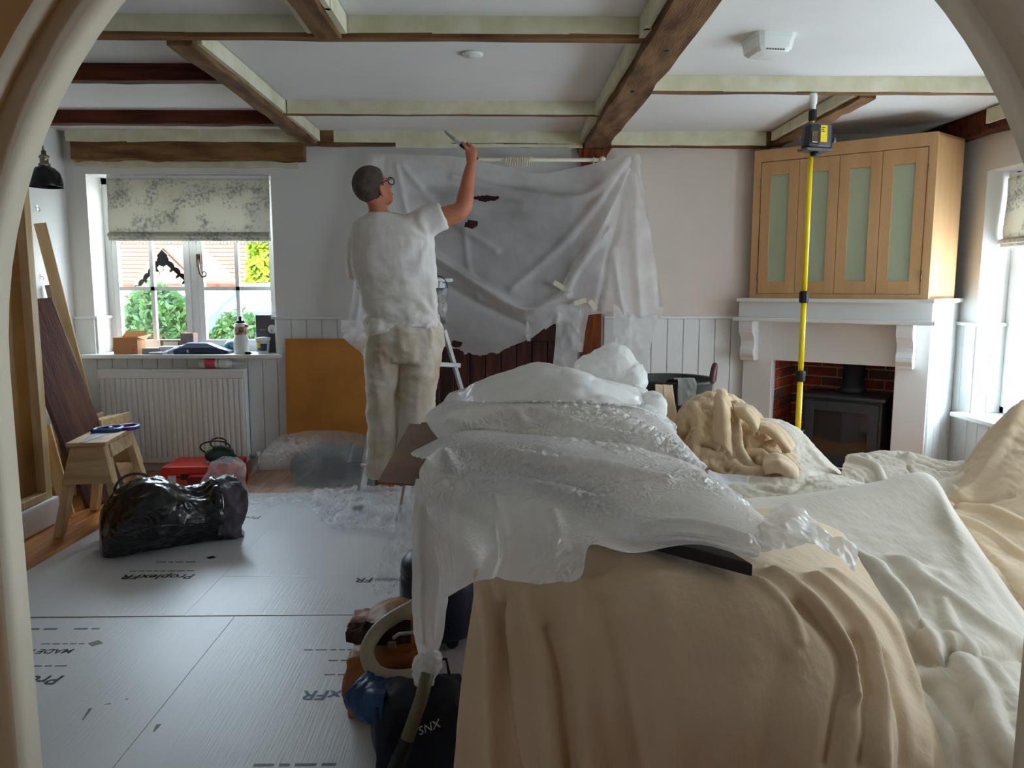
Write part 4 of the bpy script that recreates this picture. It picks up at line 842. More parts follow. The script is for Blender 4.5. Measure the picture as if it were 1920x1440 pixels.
mo = Sheet(mr_, 60, 24); mo.crumple(.03, 9, 3); o = mo.obj('mouth', M['binmatte'], bg_, .003, zmin=.01); o.matrix_parent_inverse = Matrix.Translation(-Vector(c0))
hd = [c0 + ax * (.02 + .1 * math.cos(a) ) + sdv * .12 + np.array((0, 0, .30 + .09 * math.sin(a))) for a in np.linspace(0, PI, 14)]
o = MB().tube([Vector(h_) for h_ in hd], .010, 8, flat=.4).obj('tie_handle', M['binmatte'], bg_); o.matrix_parent_inverse = Matrix.Translation(-Vector(c0))
# ============================================================ covered furniture in the middle of the room
def rowY(*q): return [atY(*a) for a in q]
def rowZ(*q): return [atZ(*a) for a in q]
M['cotton'] = mat('cotton_dust_sheet', srgb(220, 198, 168), .95, .06, 2.2, bump=.16, bscale=90, bstretch=(1, 1, .25), spec=.1, sheen=.2, col2=srgb(208, 184, 152))
M['cotton2'] = mat('pale_dust_sheet', srgb(222, 213, 197), .95, .05, 2.2, bump=.16, bscale=80, bstretch=(1, .4, .6), spec=.1, sheen=.2, col2=srgb(210, 199, 180))
M['cotton3'] = mat('tan_dust_sheet', srgb(220, 196, 166), .95, .06, 3, bump=.15, bscale=90, spec=.1, sheen=.2, col2=srgb(204, 174, 134))
M['poly'] = film('white_polythene', .93, (.94, .92, .89), .32, .25, 12, .35)
M['polyc'] = film('crumpled_polythene', .94, (.95, .93, .90), .26, .75, 20, .32)
M['polyh'] = film('hung_polythene', .72, (.92, .92, .92), .30, .0, 5, .5)
M['polyt'] = film('thin_clear_polythene', .30, (.88, .90, .92), .22, .3, 18, .35)
M['polyf'] = film('floor_polythene', .46, (.88, .90, .92), .22, .3, 18, .35)
# ---- table under it all
tbl = thing('trestle_table', 'table hidden under boards, polythene and dust sheets in the middle of the room', 'table')
MB().prism([(x, y, .74) for x, y in ((-.20, 2.20), (.30, 1.95), (.56, 1.95), (.60, 3.25), (-.26, 3.25))], (0, 0, .04)).obj('table_top', M['pinex'], tbl, bevel=.004)
for x, y in ((.10, 2.35), (.48, 2.05), (.50, 3.15), (-.18, 3.15)): MB().box((x - .03, y - .03, .008), (x + .03, y + .03, .74)).obj('leg', M['pine'], tbl, bevel=.003)
# ---- boards lying on the table
M['blackboard'] = mat('black_edged_board', srgb(44, 38, 36), .5, .2, 6, col2=srgb(28, 24, 24)); M['browncard'] = mat('brown_card_sheet', srgb(132, 98, 74), .75, .12, 4, col2=srgb(112, 82, 62))
a_ = atZ(1412, 1058, .842); b_ = atZ(800, 901, .842); dv = Vector((a_ - b_)); dv.z = 0; nn = Vector((-dv.y, dv.x, 0)).normalized()
tag(MB().prism([b_, a_, a_ + Vector((-.06, .22, 0)), b_ + nn * .42], (0, 0, -.027)).obj('black_board', M['blackboard'], None, bevel=.002, seg=1), 'black-edged board jutting out from under the polythene on the table', 'board')
tag(MB().prism([atZ(708, 906, .810), atZ(775, 911, .810), atZ(870, 800, .810), atZ(768, 796, .810)], (0, 0, .004)).obj('card_sheet', M['browncard']), 'brown card sheet poking out at the left corner of the table', 'board')
tag(MB().prism([atZ(772, 908, .784), atZ(850, 922, .784), atZ(900, 800, .784), atZ(790, 800, .784)], (0, 0, .020)).obj('gap_shade_board', M['darkdoor']), 'dark board added as the shaded gap under the brown card at the table corner', 'board')  # dark slab painted in for the shaded gap below the card
# ---- front dust sheet
R = [rowY((900, 985, 2.02), (1000, 985, 2.0), (1150, 985, 1.92), (1300, 975, 1.92), (1440, 955, 2.0), (1520, 975, 2.05), (1580, 1000, 2.1)),
     rowY((903, 1062, 1.76), (1000, 1052, 1.72), (1150, 1046, 1.68), (1300, 1060, 1.62), (1420, 1052, 1.64), (1540, 1062, 1.72), (1640, 1100, 1.85)),
     rowY((890, 1120, 1.70), (1000, 1118, 1.62), (1150, 1110, 1.57), (1300, 1115, 1.52), (1450, 1110, 1.52), (1590, 1130, 1.60), (1700, 1190, 1.78)),
     rowY((872, 1240, 1.64), (1000, 1240, 1.55), (1150, 1240, 1.49), (1310, 1240, 1.44), (1500, 1240, 1.43), (1660, 1260, 1.50), (1760, 1320, 1.66)),
     rowY((852, 1440, 1.58), (1000, 1440, 1.48), (1155, 1440, 1.42), (1330, 1440, 1.37), (1540, 1440, 1.35), (1725, 1440, 1.40), (1830, 1470, 1.56)),
     rowY((835, 1800, 1.55), (1000, 1860, 1.44), (1160, 1880, 1.38), (1340, 1900, 1.33), (1570, 1900, 1.31), (1770, 1890, 1.36), (1880, 1800, 1.52))]
sh = Sheet(R, 230, 190)
for pts, am, wd in (([(905, 1085), (925, 1200), (935, 1440)], .022, .018), ([(945, 1130), (958, 1250), (975, 1440)], -.020, .016), ([(925, 1080), (965, 1180), (985, 1440)], .012, .02),
                    ([(1000, 1110), (1030, 1240), (1050, 1440)], .016, .02), ([(1030, 1180), (1055, 1280), (1075, 1440)], -.014, .016), ([(1085, 1095), (1100, 1250), (1115, 1440)], .014, .022), ([(1130, 1130), (1170, 1260), (1200, 1440)], -.012, .02),
                    ([(1240, 1090), (1262, 1250), (1270, 1440)], .008, .03), ([(1420, 1090), (1480, 1150), (1497, 1200)], .007, .012), ([(1450, 1080), (1540, 1150), (1590, 1230), (1600, 1300)], .016, .018), ([(1500, 1130), (1580, 1230), (1575, 1340), (1555, 1440)], -.022, .018),
                    ([(1530, 1090), (1610, 1180), (1638, 1270), (1650, 1440)], .020, .018), ([(1600, 1200), (1622, 1300), (1618, 1440)], -.018, .014), ([(1560, 1080), (1660, 1170), (1700, 1260), (1730, 1440)], .014, .018), ([(1470, 1240), (1450, 1340), (1430, 1440)], -.010, .022), ([(1395, 1230), (1380, 1340), (1370, 1440)], .007, .03), ([(1660, 1230), (1690, 1330), (1695, 1440)], -.012, .014)):
    sh.fold(pts, am * 1.35, wd)
sh.crumple(.006, 3, 3, False); sh.crumple(.0030, 12, 3, False, None, (1, 1, .35)); sh.crumple(.0012, 30, 2, True, None, (1, 1, .4))
tag(sh.obj('dust_sheet', M['cotton'], None, .003, zmin=.012), 'tan cotton dust sheet hanging down the front of the table in the foreground', 'dust sheet')
# ---- right-hand dust sheet over a low chair
R = [rowY((1400, 975, 2.75), (1520, 965, 2.85), (1640, 945, 2.92), (1745, 935, 2.92), (1810, 1010, 2.72), (1905, 1140, 2.4), (1990, 1200, 2.2)),
     rowY((1385, 938, 2.50), (1520, 926, 2.54), (1640, 906, 2.58), (1738, 890, 2.60), (1792, 965, 2.40), (1890, 1110, 2.08), (1990, 1260, 1.9)),
     rowY((1420, 985, 2.22), (1530, 985, 2.26), (1650, 985, 2.30), (1750, 990, 2.30), (1815, 1050, 2.12), (1900, 1170, 1.92), (1995, 1300, 1.8)),
     rowY((1480, 1050, 1.98), (1570, 1065, 2.00), (1665, 1080, 2.02), (1765, 1095, 2.00), (1845, 1150, 1.90), (1920, 1240, 1.78), (2000, 1340, 1.7)),
     rowY((1560, 1130, 1.80), (1640, 1160, 1.80), (1725, 1185, 1.78), (1805, 1205, 1.74), (1875, 1250, 1.69), (1945, 1320, 1.62), (2010, 1400, 1.6)),
     rowY((1650, 1260, 1.62), (1720, 1280, 1.60), (1785, 1300, 1.58), (1845, 1315, 1.54), (1905, 1345, 1.52), (1965, 1400, 1.50), (2020, 1460, 1.5)),
     rowY((1720, 1430, 1.50), (1780, 1440, 1.46), (1835, 1450, 1.43), (1890, 1460, 1.41), (1940, 1470, 1.40), (1990, 1500, 1.40), (2030, 1540, 1.4)),
     rowY((1740, 1780, 1.46), (1800, 1800, 1.42), (1850, 1810, 1.40), (1900, 1820, 1.38), (1950, 1820, 1.37), (2000, 1830, 1.37), (2040, 1840, 1.37))]
sh = Sheet(R, 220, 230)
for pts, am, wd in (([(1600, 1050), (1680, 1120), (1740, 1210), (1765, 1260)], .030, .028), ([(1700, 1190), (1730, 1230), (1770, 1245), (1790, 1225)], -.030, .022), ([(1790, 1225), (1850, 1235), (1920, 1235)], -.022, .022), ([(1690, 1060), (1760, 1110), (1850, 1180), (1915, 1215)], .020, .03),
                    ([(1780, 1210), (1830, 1290), (1860, 1370), (1900, 1440)], .024, .024), ([(1745, 1290), (1790, 1360), (1800, 1440)], -.020, .02), ([(1820, 1320), (1870, 1440)], -.016, .02), ([(1700, 1090), (1720, 1130), (1725, 1170)], -.014, .02), ([(1640, 1060), (1700, 1060), (1760, 1080)], .012, .03),
                    ([(1580, 1075), (1660, 1170), (1730, 1290)], -.012, .02), ([(1770, 1130), (1790, 1190), (1840, 1250)], .012, .016), ([(1860, 1260), (1900, 1330), (1915, 1420)], .014, .02), ([(1650, 1180), (1700, 1290), (1740, 1400)], .014, .018)):
    sh.fold(pts, am, wd)
u, v = sh.uv(); sh.crumple(.008, 4, 3, False, np.clip(v * 3 - .5, .15, 1)); sh.buckle(1.035, 90, 7, .006, .006, .4, mask=np.clip(v * 3 - .7, .05, 1)); sh.crumple(.006, 8, 3, True, np.clip(v * 2 - .2, .1, 1)); sh.crumple(.0016, 26, 2, True, np.clip(v * 2, .3, 1))
tag(sh.obj('dust_sheet', M['cotton2'], None, .003, zmin=.012), 'pale cotton dust sheet peaked over a low chair at the right foreground', 'dust sheet')
# ---- mound at the far right
R = [rowY((1800, 960, 3.7), (1850, 930, 3.75), (1910, 900, 3.8), (1975, 860, 3.8), (2040, 850, 3.8)),
     rowY((1790, 905, 3.38), (1828, 850, 3.36), (1868, 797, 3.34), (1925, 752, 3.32), (2000, 740, 3.3)),
     rowY((1745, 922, 3.12), (1822, 900, 3.06), (1880, 868, 3.0), (1950, 840, 2.98), (2030, 830, 2.95)),
     rowY((1735, 945, 2.95), (1825, 952, 2.88), (1890, 950, 2.80), (1960, 945, 2.74), (2040, 940, 2.7)),
     rowY((1760, 1010, 2.72), (1840, 1015, 2.64), (1905, 1040, 2.56), (1970, 1060, 2.48), (2045, 1060, 2.4)),
     rowY((1790, 1090, 2.50), (1870, 1110, 2.42), (1930, 1150, 2.32), (1995, 1190, 2.24), (2055, 1200, 2.2)),
     rowY((1800, 1300, 2.46), (1880, 1330, 2.38), (1940, 1380, 2.28), (2005, 1420, 2.2), (2060, 1440, 2.15))]
sh = Sheet(R, 150, 170)
for pts, am, wd in (([(1925, 760), (1870, 860), (1800, 930)], .018, .03), ([(1925, 840), (1860, 890), (1790, 950)], -.014, .02), ([(1780, 950), (1850, 955), (1920, 985)], .016, .02), ([(1770, 960), (1840, 990), (1915, 1040)], .014, .02), ([(1790, 1000), (1860, 1050), (1910, 1120)], -.012, .02), ([(1890, 930), (1840, 945), (1780, 940)], -.014, .014)): sh.fold(pts, am, wd)
sh.crumple(.010, 4, 3, False); sh.buckle(1.05, 90, 7, .006, .006, .4)
tag(sh.obj('dust_sheet', M['cotton'], None, .003, zmin=.01), 'cream dust sheet heaped over furniture by the window at the right edge', 'dust sheet')
# ---- rolled sheet on the low bench
R = [rowY((1592, 900, 3.60), (1650, 895, 3.62), (1705, 895, 3.62), (1760, 905, 3.6), (1815, 905, 3.6)),
     rowY((1590, 857, 3.42), (1650, 852, 3.42), (1702, 852, 3.42), (1760, 868, 3.42), (1815, 868, 3.42)),
     rowY((1582, 872, 3.28), (1645, 872, 3.26), (1705, 880, 3.22), (1762, 895, 3.2), (1812, 892, 3.2)),
     rowY((1578, 900, 3.18), (1640, 908, 3.14), (1705, 922, 3.06), (1762, 930, 3.02), (1810, 925, 3.02)),
     rowY((1580, 940, 3.14), (1642, 950, 3.1), (1707, 965, 3.0), (1765, 970, 2.98), (1812, 965, 2.98)),
     rowY((1585, 1140, 3.14), (1645, 1150, 3.1), (1710, 1165, 3.0), (1768, 1170, 2.98), (1815, 1165, 2.98))]
sh = Sheet(R, 120, 90)
for pts, am, wd in (([(1600, 862), (1640, 880), (1655, 905)], .020, .014), ([(1640, 860), (1660, 890)], -.018, .012), ([(1690, 858), (1705, 880), (1735, 915)], -.022, .013), ([(1700, 860), (1740, 890), (1790, 925)], .024, .016), ([(1720, 870), (1770, 885), (1808, 880)], -.016, .012), ([(1740, 915), (1790, 905), (1808, 898)], .018, .013)): sh.fold(pts, am, wd)
sh.crumple(.008, 7, 2, False); sh.buckle(1.10, 90, 10, .006, .006, .35)
tag(sh.obj('dust_sheet', M['cotton2'], None, .004, zmin=.01), 'rumpled folded dust sheet draped over a low bench before the stove', 'dust sheet')
# ---- sheet over the low seat behind the table
R = [rowY((1280, 980, 4.2), (1390, 970, 4.2), (1465, 965, 4.15), (1515, 980, 4.1), (1560, 1000, 4.0), (1610, 1010, 3.95)),
     rowY((1290, 800, 4.0), (1390, 790, 4.0), (1468, 798, 3.95), (1512, 830, 3.9), (1552, 872, 3.85), (1592, 905, 3.8)),
     rowY((1300, 862, 3.45), (1395, 866, 3.45), (1470, 862, 3.45), (1520, 872, 3.45), (1568, 893, 3.45), (1606, 918, 3.45)),
     rowY((1315, 935, 2.98), (1400, 930, 2.95), (1480, 922, 2.92), (1550, 915, 2.92), (1610, 912, 2.92), (1665, 920, 2.95)),
     rowY((1330, 1000, 2.80), (1410, 1000, 2.78), (1490, 995, 2.76), (1560, 985, 2.78), (1620, 980, 2.8), (1680, 985, 2.85)),
     rowY((1335, 1250, 2.80), (1415, 1250, 2.78), (1495, 1245, 2.76), (1565, 1240, 2.78), (1625, 1235, 2.8), (1690, 1230, 2.85))]
sh = Sheet(R, 140, 120)
for pts, am, wd in (([(1480, 810), (1530, 860), (1590, 905)], .010, .03), ([(1400, 900), (1500, 895), (1590, 900)], .012, .02), ([(1420, 915), (1500, 912), (1570, 912)], -.012, .015), ([(1450, 885), (1520, 885), (1580, 895)], -.008, .015)): sh.fold(pts, am, wd)
sh.crumple(.008, 5, 3, False); sh.buckle(1.05, 90, 9, .006, .006, .35)
tag(sh.obj('dust_sheet', M['cotton2'], None, .003, zmin=.01), 'white dust sheet spread over the low seat under the bundled sheets', 'dust sheet')
# ---- bundle of dust sheets
def P_(px, py, Y): return atY(px, py, Y)
bdl = thing('bundled_dust_sheets', 'crumpled bundle of tan dust sheets piled behind the table', 'dust sheet')
R = [rowY((1255, 880, 3.75), (1300, 850, 3.78), (1350, 830, 3.8), (1400, 840, 3.8), (1450, 860, 3.78), (1500, 890, 3.75)), rowY((1258, 800, 3.62), (1296, 758, 3.62), (1350, 742, 3.62), (1402, 766, 3.60), (1442, 800, 3.58), (1492, 862, 3.55)), rowY((1256, 815, 3.48), (1292, 780, 3.44), (1348, 768, 3.42), (1398, 792, 3.42), (1440, 822, 3.42), (1494, 876, 3.40)),
     rowY((1268, 850, 3.40), (1298, 830, 3.33), (1350, 825, 3.30), (1400, 838, 3.30), (1446, 856, 3.28), (1498, 890, 3.26)), rowY((1282, 885, 3.34), (1308, 880, 3.27), (1354, 878, 3.24), (1404, 876, 3.22), (1450, 882, 3.20), (1504, 902, 3.18)), rowY((1300, 915, 3.28), (1320, 912, 3.23), (1358, 912, 3.18), (1408, 908, 3.15), (1452, 912, 3.12), (1500, 918, 3.10)), rowY((1302, 930, 3.3), (1322, 930, 3.26), (1360, 930, 3.22), (1408, 926, 3.18), (1452, 926, 3.15), (1500, 926, 3.12))]
sh = Sheet(R, 190, 150)
for pts, am, wd in (([(1292, 770), (1290, 800), (1270, 840)], -.050, .013), ([(1302, 765), (1310, 800), (1300, 860)], .022, .020), ([(1280, 850), (1320, 836), (1358, 850)], -.026, .008), ([(1282, 842), (1320, 828), (1358, 840)], .016, .010), ([(1292, 888), (1330, 880), (1356, 892)], -.022, .008), ([(1300, 902), (1335, 896), (1360, 904)], .014, .009), ([(1360, 760), (1358, 830), (1362, 880)], -.034, .012), ([(1346, 745), (1345, 800), (1350, 850)], .028, .014), ([(1374, 765), (1380, 830), (1400, 870)], .034, .016), ([(1392, 800), (1398, 840), (1425, 868)], -.045, .013),
                    ([(1400, 815), (1430, 812), (1452, 820)], -.040, .010), ([(1400, 828), (1425, 826), (1446, 836)], .026, .009), ([(1400, 838), (1425, 840), (1440, 850)], -.034, .008), ([(1402, 850), (1425, 852), (1436, 862)], .026, .009), ([(1410, 868), (1440, 866), (1462, 856)], -.036, .010), ([(1375, 870), (1400, 885), (1440, 888)], .026, .014), ([(1405, 900), (1430, 905), (1450, 890), (1440, 878)], -.036, .010), ([(1430, 866), (1465, 870), (1490, 895), (1488, 912)], .040, .016), ([(1455, 880), (1470, 900), (1460, 915)], -.030, .010), ([(1364, 895), (1385, 905), (1410, 905)], -.024, .010), ([(1376, 885), (1378, 900), (1382, 915)], -.018, .008)): sh.fold(pts, am, wd)
sh.refine(110, 90); sh.buckle(1.09, 90, 7, .012, .006, .4, (1.4, 1.4, .6)); sh.refine(190, 150); sh.crumple(.004, 16, 3, True); sh.obj('piled_cloth', M['cotton3'], bdl, .004)
# standing loop, two curled flaps
def flap_(rows, nu=40, nv=40, amp=.006, sc=12):
    sh = Sheet(rows, nu, nv); sh.crumple(amp, sc, 2, False); sh.crumple(.006, 14, 3, True); return sh.obj('fold_flap', M['cotton3'], bdl, .005)
flap_([rowY((1338, 830, 3.28), (1340, 760, 3.34), (1347, 735, 3.40), (1358, 732, 3.42), (1366, 750, 3.40)), rowY((1358, 840, 3.24), (1356, 770, 3.28), (1356, 745, 3.34), (1362, 742, 3.38), (1370, 765, 3.36)), rowY((1372, 860, 3.24), (1368, 800, 3.27), (1366, 770, 3.32), (1370, 765, 3.36), (1376, 790, 3.34))])
flap_([rowY((1372, 758, 3.46), (1395, 758, 3.42), (1412, 765, 3.38), (1424, 782, 3.34)), rowY((1376, 768, 3.36), (1398, 772, 3.30), (1412, 788, 3.26), (1420, 806, 3.24)), rowY((1382, 782, 3.32), (1398, 792, 3.28), (1408, 806, 3.27), (1412, 816, 3.28))])
flap_([rowY((1424, 786, 3.46), (1452, 795, 3.42), (1474, 812, 3.38), (1488, 835, 3.34)), rowY((1422, 798, 3.34), (1448, 808, 3.28), (1470, 828, 3.24), (1484, 846, 3.24)), rowY((1428, 810, 3.30), (1448, 822, 3.27), (1462, 838, 3.26), (1470, 850, 3.28))])
flap_([rowY((1434, 858, 3.24), (1458, 852, 3.22), (1484, 866, 3.20), (1506, 892, 3.18)), rowY((1430, 872, 3.14), (1462, 866, 3.10), (1488, 886, 3.08), (1506, 908, 3.08)), rowY((1436, 890, 3.12), (1462, 888, 3.09), (1480, 904, 3.07), (1490, 918, 3.07))], amp=.010)
# loose white cloth end hanging under the bundle
R = [rowY((1325, 885, 3.2), (1365, 892, 3.2), (1405, 895, 3.18)), rowY((1330, 905, 3.1), (1368, 915, 3.08), (1403, 905, 3.1)), rowY((1338, 935, 3.0), (1370, 940, 3.0), (1400, 935, 3.02))]
sh = Sheet(R, 40, 30); sh.crumple(.010, 12, 2); tag(sh.obj('white_cloth', mat('white_cotton_rag', srgb(232, 232, 236), .9, .04, 5), None, .003), 'loose white cloth hanging out under the bundled dust sheets', 'cloth')
# ---- rubber trug with rag
M['rubber'] = mat('black_rubber', srgb(48, 46, 46), .55, .15, 5, col2=srgb(70, 68, 66))
tc_ = P_(1258, 775, 4.15); tg_ = thing('rubber_trug', 'black rubber trug with handles behind the bundled dust sheets', 'bucket', (tc_.x, 4.15, .385), math.radians(-20))
rt_ = .225
MB().lathe([(.16, 0), (.175, .02), (rt_ - .008, .50), (rt_ + .008, .515), (rt_ + .004, .53), (rt_ - .012, .522), (.168, .03), (.0, .025)], 40, caps=False).obj('bucket', M['rubber'], tg_)
M['maroon'] = mat('maroon_grip', srgb(84, 34, 36), .5, .1, 6)
for s_ in (1, -1):
    MB().tube([Vector(q) for q in cr1(np.array([(s_ * (rt_ - .01), -.075, .515), (s_ * (rt_ - .004), -.06, .575), (s_ * rt_, 0, .605), (s_ * (rt_ - .004), .06, .575), (s_ * (rt_ - .01), .075, .515)]), 24)], .015, 10).obj('handle', M['maroon'], tg_)
stn = MB().box((-.30, -.25, 0), (.30, .25, .38)).obj('storage_crate', M['grey'], None, bevel=.01); stn.location = (tc_.x, 4.15, .001); tag(stn, 'grey crate under the black rubber trug', 'crate')
R = [[Vector((tc_.x + .02 + dx, 4.15 + y, z)) for dx in (-.045, 0, .05)] for y, z in ((.08, .785), (.02, .885), (-.12, .915), (-.20, .925), (-.238, .917), (-.247, .87), (-.25, .80))]
sh = Sheet(R, 30, 40); sh.crumple(.010, 16, 2); tag(sh.obj('grey_rag', mat('grey_rag_cloth', srgb(150, 152, 146), .95, .1, 9), None, .004), 'grey rag hung over the rim of the rubber trug', 'rag')
for k, (px, w0) in enumerate(((1238, .05), (1252, .05))):
    R = [rowY((px - 10, 722, 3.8), (px + 8, 724, 3.8)), rowY((px - 8, 750, 3.75), (px + 12, 752, 3.75)), rowY((px - 2, 800, 3.7), (px + 20, 800, 3.7)), rowY((px + 6, 860, 3.7), (px + 28, 860, 3.7))]
    sh = Sheet(R, 12, 24); sh.crumple(.006, 14, 2); tag(sh.obj('cloth_end', M['cotton3'], None, .006), ('tan cloth end standing up beside the rubber trug, left of the pair', 'tan cloth end standing up beside the rubber trug, right of the pair')[k], 'cloth', 'cloth ends by the trug')
# ---- polythene over the table: front sheet
plA = thing('polythene_sheet', 'crumpled white polythene sheet over the front of the table and its boards', 'plastic sheet')
e_ = lambda *q: [atZ(a, b, z) for a, b, z in q]
R = [rowY((832, 1122, 1.84), (905, 1088, 1.66), (1000, 1092, 1.57), (1085, 1084, 1.53), (1106, 1020, 1.58), (1185, 1036, 1.56), (1300, 1018, 1.60), (1420, 1046, 1.50)),
     rowY((812, 1010, 2.00), (890, 1000, 1.84), (985, 1000, 1.72), (1075, 1010, 1.64), (1112, 1000, 1.66), (1190, 1016, 1.64), (1302, 1012, 1.62), (1422, 1040, 1.52)),
     e_((786, 894, .875), (870, 902, .875), (965, 925, .872), (1062, 955, .868), (1118, 975, .866), (1195, 998, .864), (1305, 1006, .866), (1424, 1032, .862)),
     e_((800, 866, .905), (880, 868, .905), (980, 885, .90), (1085, 912, .90), (1165, 938, .895), (1245, 962, .89), (1340, 992, .88), (1428, 1012, .87)),
     e_((772, 850, .90), (860, 824, .935), (980, 830, .945), (1090, 845, .945), (1180, 860, .935), (1270, 882, .92), (1352, 932, .90), (1436, 988, .87)),
     e_((792, 842, .85), (870, 806, .865), (980, 808, .87), (1090, 820, .87), (1180, 833, .87), (1262, 852, .86), (1344, 900, .85), (1430, 966, .84))]
sh = Sheet(R, 260, 170); u, v = sh.uv()
top = np.clip((v - .33) * 6, 0, 1); cent = np.exp(-((u - .55) / .38) ** 2)
for pts, am, wd in (([(800, 868), (830, 850), (850, 880)], .016, .02), ([(880, 905), (980, 905), (1080, 935)], .010, .02), ([(960, 850), (1080, 870), (1250, 900)], .014, .016), ([(900, 870), (1000, 890), (1120, 925)], -.010, .014), ([(1040, 960), (1060, 1040), (1050, 1085)], .010, .012), ([(930, 930), (950, 1020), (935, 1090)], .010, .012), ([(990, 950), (1005, 1040), (1010, 1085)], -.008, .014), ([(1200, 990), (1290, 980), (1400, 1010)], .014, .014), ([(860, 910), (850, 1000), (860, 1090)], .012, .014)): sh.fold(pts, am, wd)
patch = np.clip(fbm(sh.flat() * 3.2 + 2, 2).reshape(sh.nv, sh.nu) * 2.6 + .35, .06, 1) * top * (.25 + .75 * cent)
sh.buckle(1.22, 110, 15, .007, .003, .25, mask=patch); sh.crumple(.004, 30, 2, True, patch * np.clip(u * 1.8, .3, 1)); sh.crumple(.006, 4, 2, False); sh.crumple(.006, 5, 2, False, 1 - top)
sh.obj('front_sheet', M['polyc'], plA, 0)
# bunched end at the right
for rr in ([rowY((1418, 1008, 1.62), (1440, 965, 1.72), (1480, 955, 1.75), (1520, 985, 1.72)), rowY((1425, 1035, 1.56), (1450, 1000, 1.62), (1488, 992, 1.64), (1530, 1010, 1.62)), rowY((1430, 1045, 1.52), (1465, 1040, 1.55), (1492, 1030, 1.56), (1515, 1022, 1.58))],
           [rowY((1500, 990, 1.68), (1530, 1000, 1.68), (1556, 1008, 1.68)), rowY((1490, 1012, 1.60), (1520, 1018, 1.60), (1550, 1022, 1.62)), rowY((1500, 1022, 1.58), (1530, 1030, 1.58), (1556, 1035, 1.6))],
           [rowY((1530, 1012, 1.66), (1568, 1012, 1.66), (1598, 1022, 1.66)), rowY((1540, 1030, 1.60), (1572, 1040, 1.60), (1602, 1045, 1.62)), rowY((1556, 1045, 1.58), (1580, 1062, 1.58), (1598, 1074, 1.6))]):
    sh = Sheet(rr, 50, 40); sh.crumple(.022, 9, 3); sh.obj('bunched_end', M['poly'], plA, 0)
# hanging strip with a twisted end at the front left corner
R = [rowY((780, 898, 2.22), (800, 896, 2.20), (830, 902, 2.14), (850, 905, 2.12)), rowY((773, 1000, 2.20), (798, 1000, 2.16), (828, 1005, 2.13), (846, 1010, 2.1)), rowY((774, 1090, 2.18), (800, 1095, 2.14), (828, 1100, 2.12), (842, 1115, 2.1)), rowY((774, 1150, 2.15), (798, 1150, 2.11), (822, 1150, 2.1), (836, 1150, 2.1)), rowY((780, 1200, 2.13), (797, 1200, 2.10), (815, 1198, 2.09), (830, 1195, 2.1)), rowY((786, 1228, 2.11), (796, 1228, 2.09), (808, 1226, 2.09), (818, 1224, 2.1))]
sh = Sheet(R, 50, 110)
for pts, am, wd in (([(800, 910), (796, 1050), (800, 1200)], .016, .012), ([(825, 930), (822, 1080), (812, 1210)], -.012, .010), ([(784, 930), (782, 1080), (790, 1200)], -.008, .01)): sh.fold(pts, am, wd)
sh.crumple(.006, 9, 2); sh.obj('hanging_strip', M['poly'], plA, 0)
g = MB(); g.ell(P_(800, 1248, 2.09), (.036, .036, .034)); g.ell(P_(795, 1268, 2.09), (.030, .02, .03)); g.ell(P_(812, 1240, 2.09), (.022, .03, .03))
fuse(g, 'twisted_end', M['polyc'], plA, .005, 2, post=lambda co, no: co + no * (fbm(co * 40, 3, True) * .010)[:, None])
# ---- second and third polythene layers
plB = thing('polythene_sheet', 'crumpled polythene sheet in the middle layer between front sheet and mound', 'plastic sheet')
R = [e_((834, 836, .85), (890, 822, .875), (1000, 826, .88), (1110, 840, .88), (1200, 852, .87), (1290, 890, .845), (1345, 928, .81)), e_((806, 802, .90), (880, 786, .935), (1000, 782, .955), (1100, 787, .955), (1190, 797, .945), (1258, 822, .91), (1318, 880, .84)),
     e_((800, 778, .91), (900, 762, .96), (1000, 757, .985), (1100, 760, .985), (1180, 767, .965), (1234, 788, .925), (1290, 840, .85)), e_((832, 752, .91), (900, 752, .95), (1000, 752, .975), (1100, 754, .975), (1180, 759, .965), (1222, 770, .93), (1262, 806, .86)), e_((835, 748, .80), (900, 748, .80), (1000, 748, .80), (1100, 750, .80), (1180, 755, .80), (1222, 764, .80), (1270, 806, .76))]
sh = Sheet(R, 200, 110); u, v = sh.uv()
for pts, am, wd in (([(880, 800), (960, 775), (985, 790)], .02, .016), ([(1000, 770), (1100, 800), (1230, 830)], .014, .014), ([(840, 790), (900, 800), (960, 810)], .014, .014)): sh.fold(pts, am, wd)
patch = np.clip(fbm(sh.flat() * 3.2 + 8, 2).reshape(sh.nv, sh.nu) * 2.6 + .4, .08, 1) * np.clip(.35 + u, 0, 1)
sh.buckle(1.22, 110, 14, .007, .003, .25, mask=patch); sh.crumple(.004, 28, 2, True, patch * np.clip(u * 1.8, .15, 1)); sh.crumple(.008, 4, 2, False); sh.obj('middle_sheet', M['polyc'], plB, 0)
plC = thing('polythene_sheet', 'smooth polythene sheet rising as a mound at the back of the table', 'plastic sheet')
R = [e_((828, 756, .90), (900, 757, .95), (1000, 760, .98), (1100, 762, .98), (1180, 762, .97), (1222, 752, .93)), e_((840, 740, .95), (910, 720, 1.02), (1000, 708, 1.06), (1070, 712, 1.07), (1140, 722, 1.04), (1215, 738, .97)), e_((850, 736, .96), (915, 708, 1.035), (1000, 681, 1.10), (1060, 690, 1.10), (1130, 710, 1.05), (1208, 730, .98)),
     rowY((862, 752, 3.45), (925, 735, 3.6), (1000, 715, 3.7), (1060, 718, 3.7), (1130, 735, 3.6), (1205, 750, 3.45)), rowY((870, 860, 3.55), (930, 860, 3.7), (1000, 860, 3.8), (1060, 860, 3.8), (1130, 860, 3.7), (1205, 860, 3.55))]
sh = Sheet(R, 130, 90)
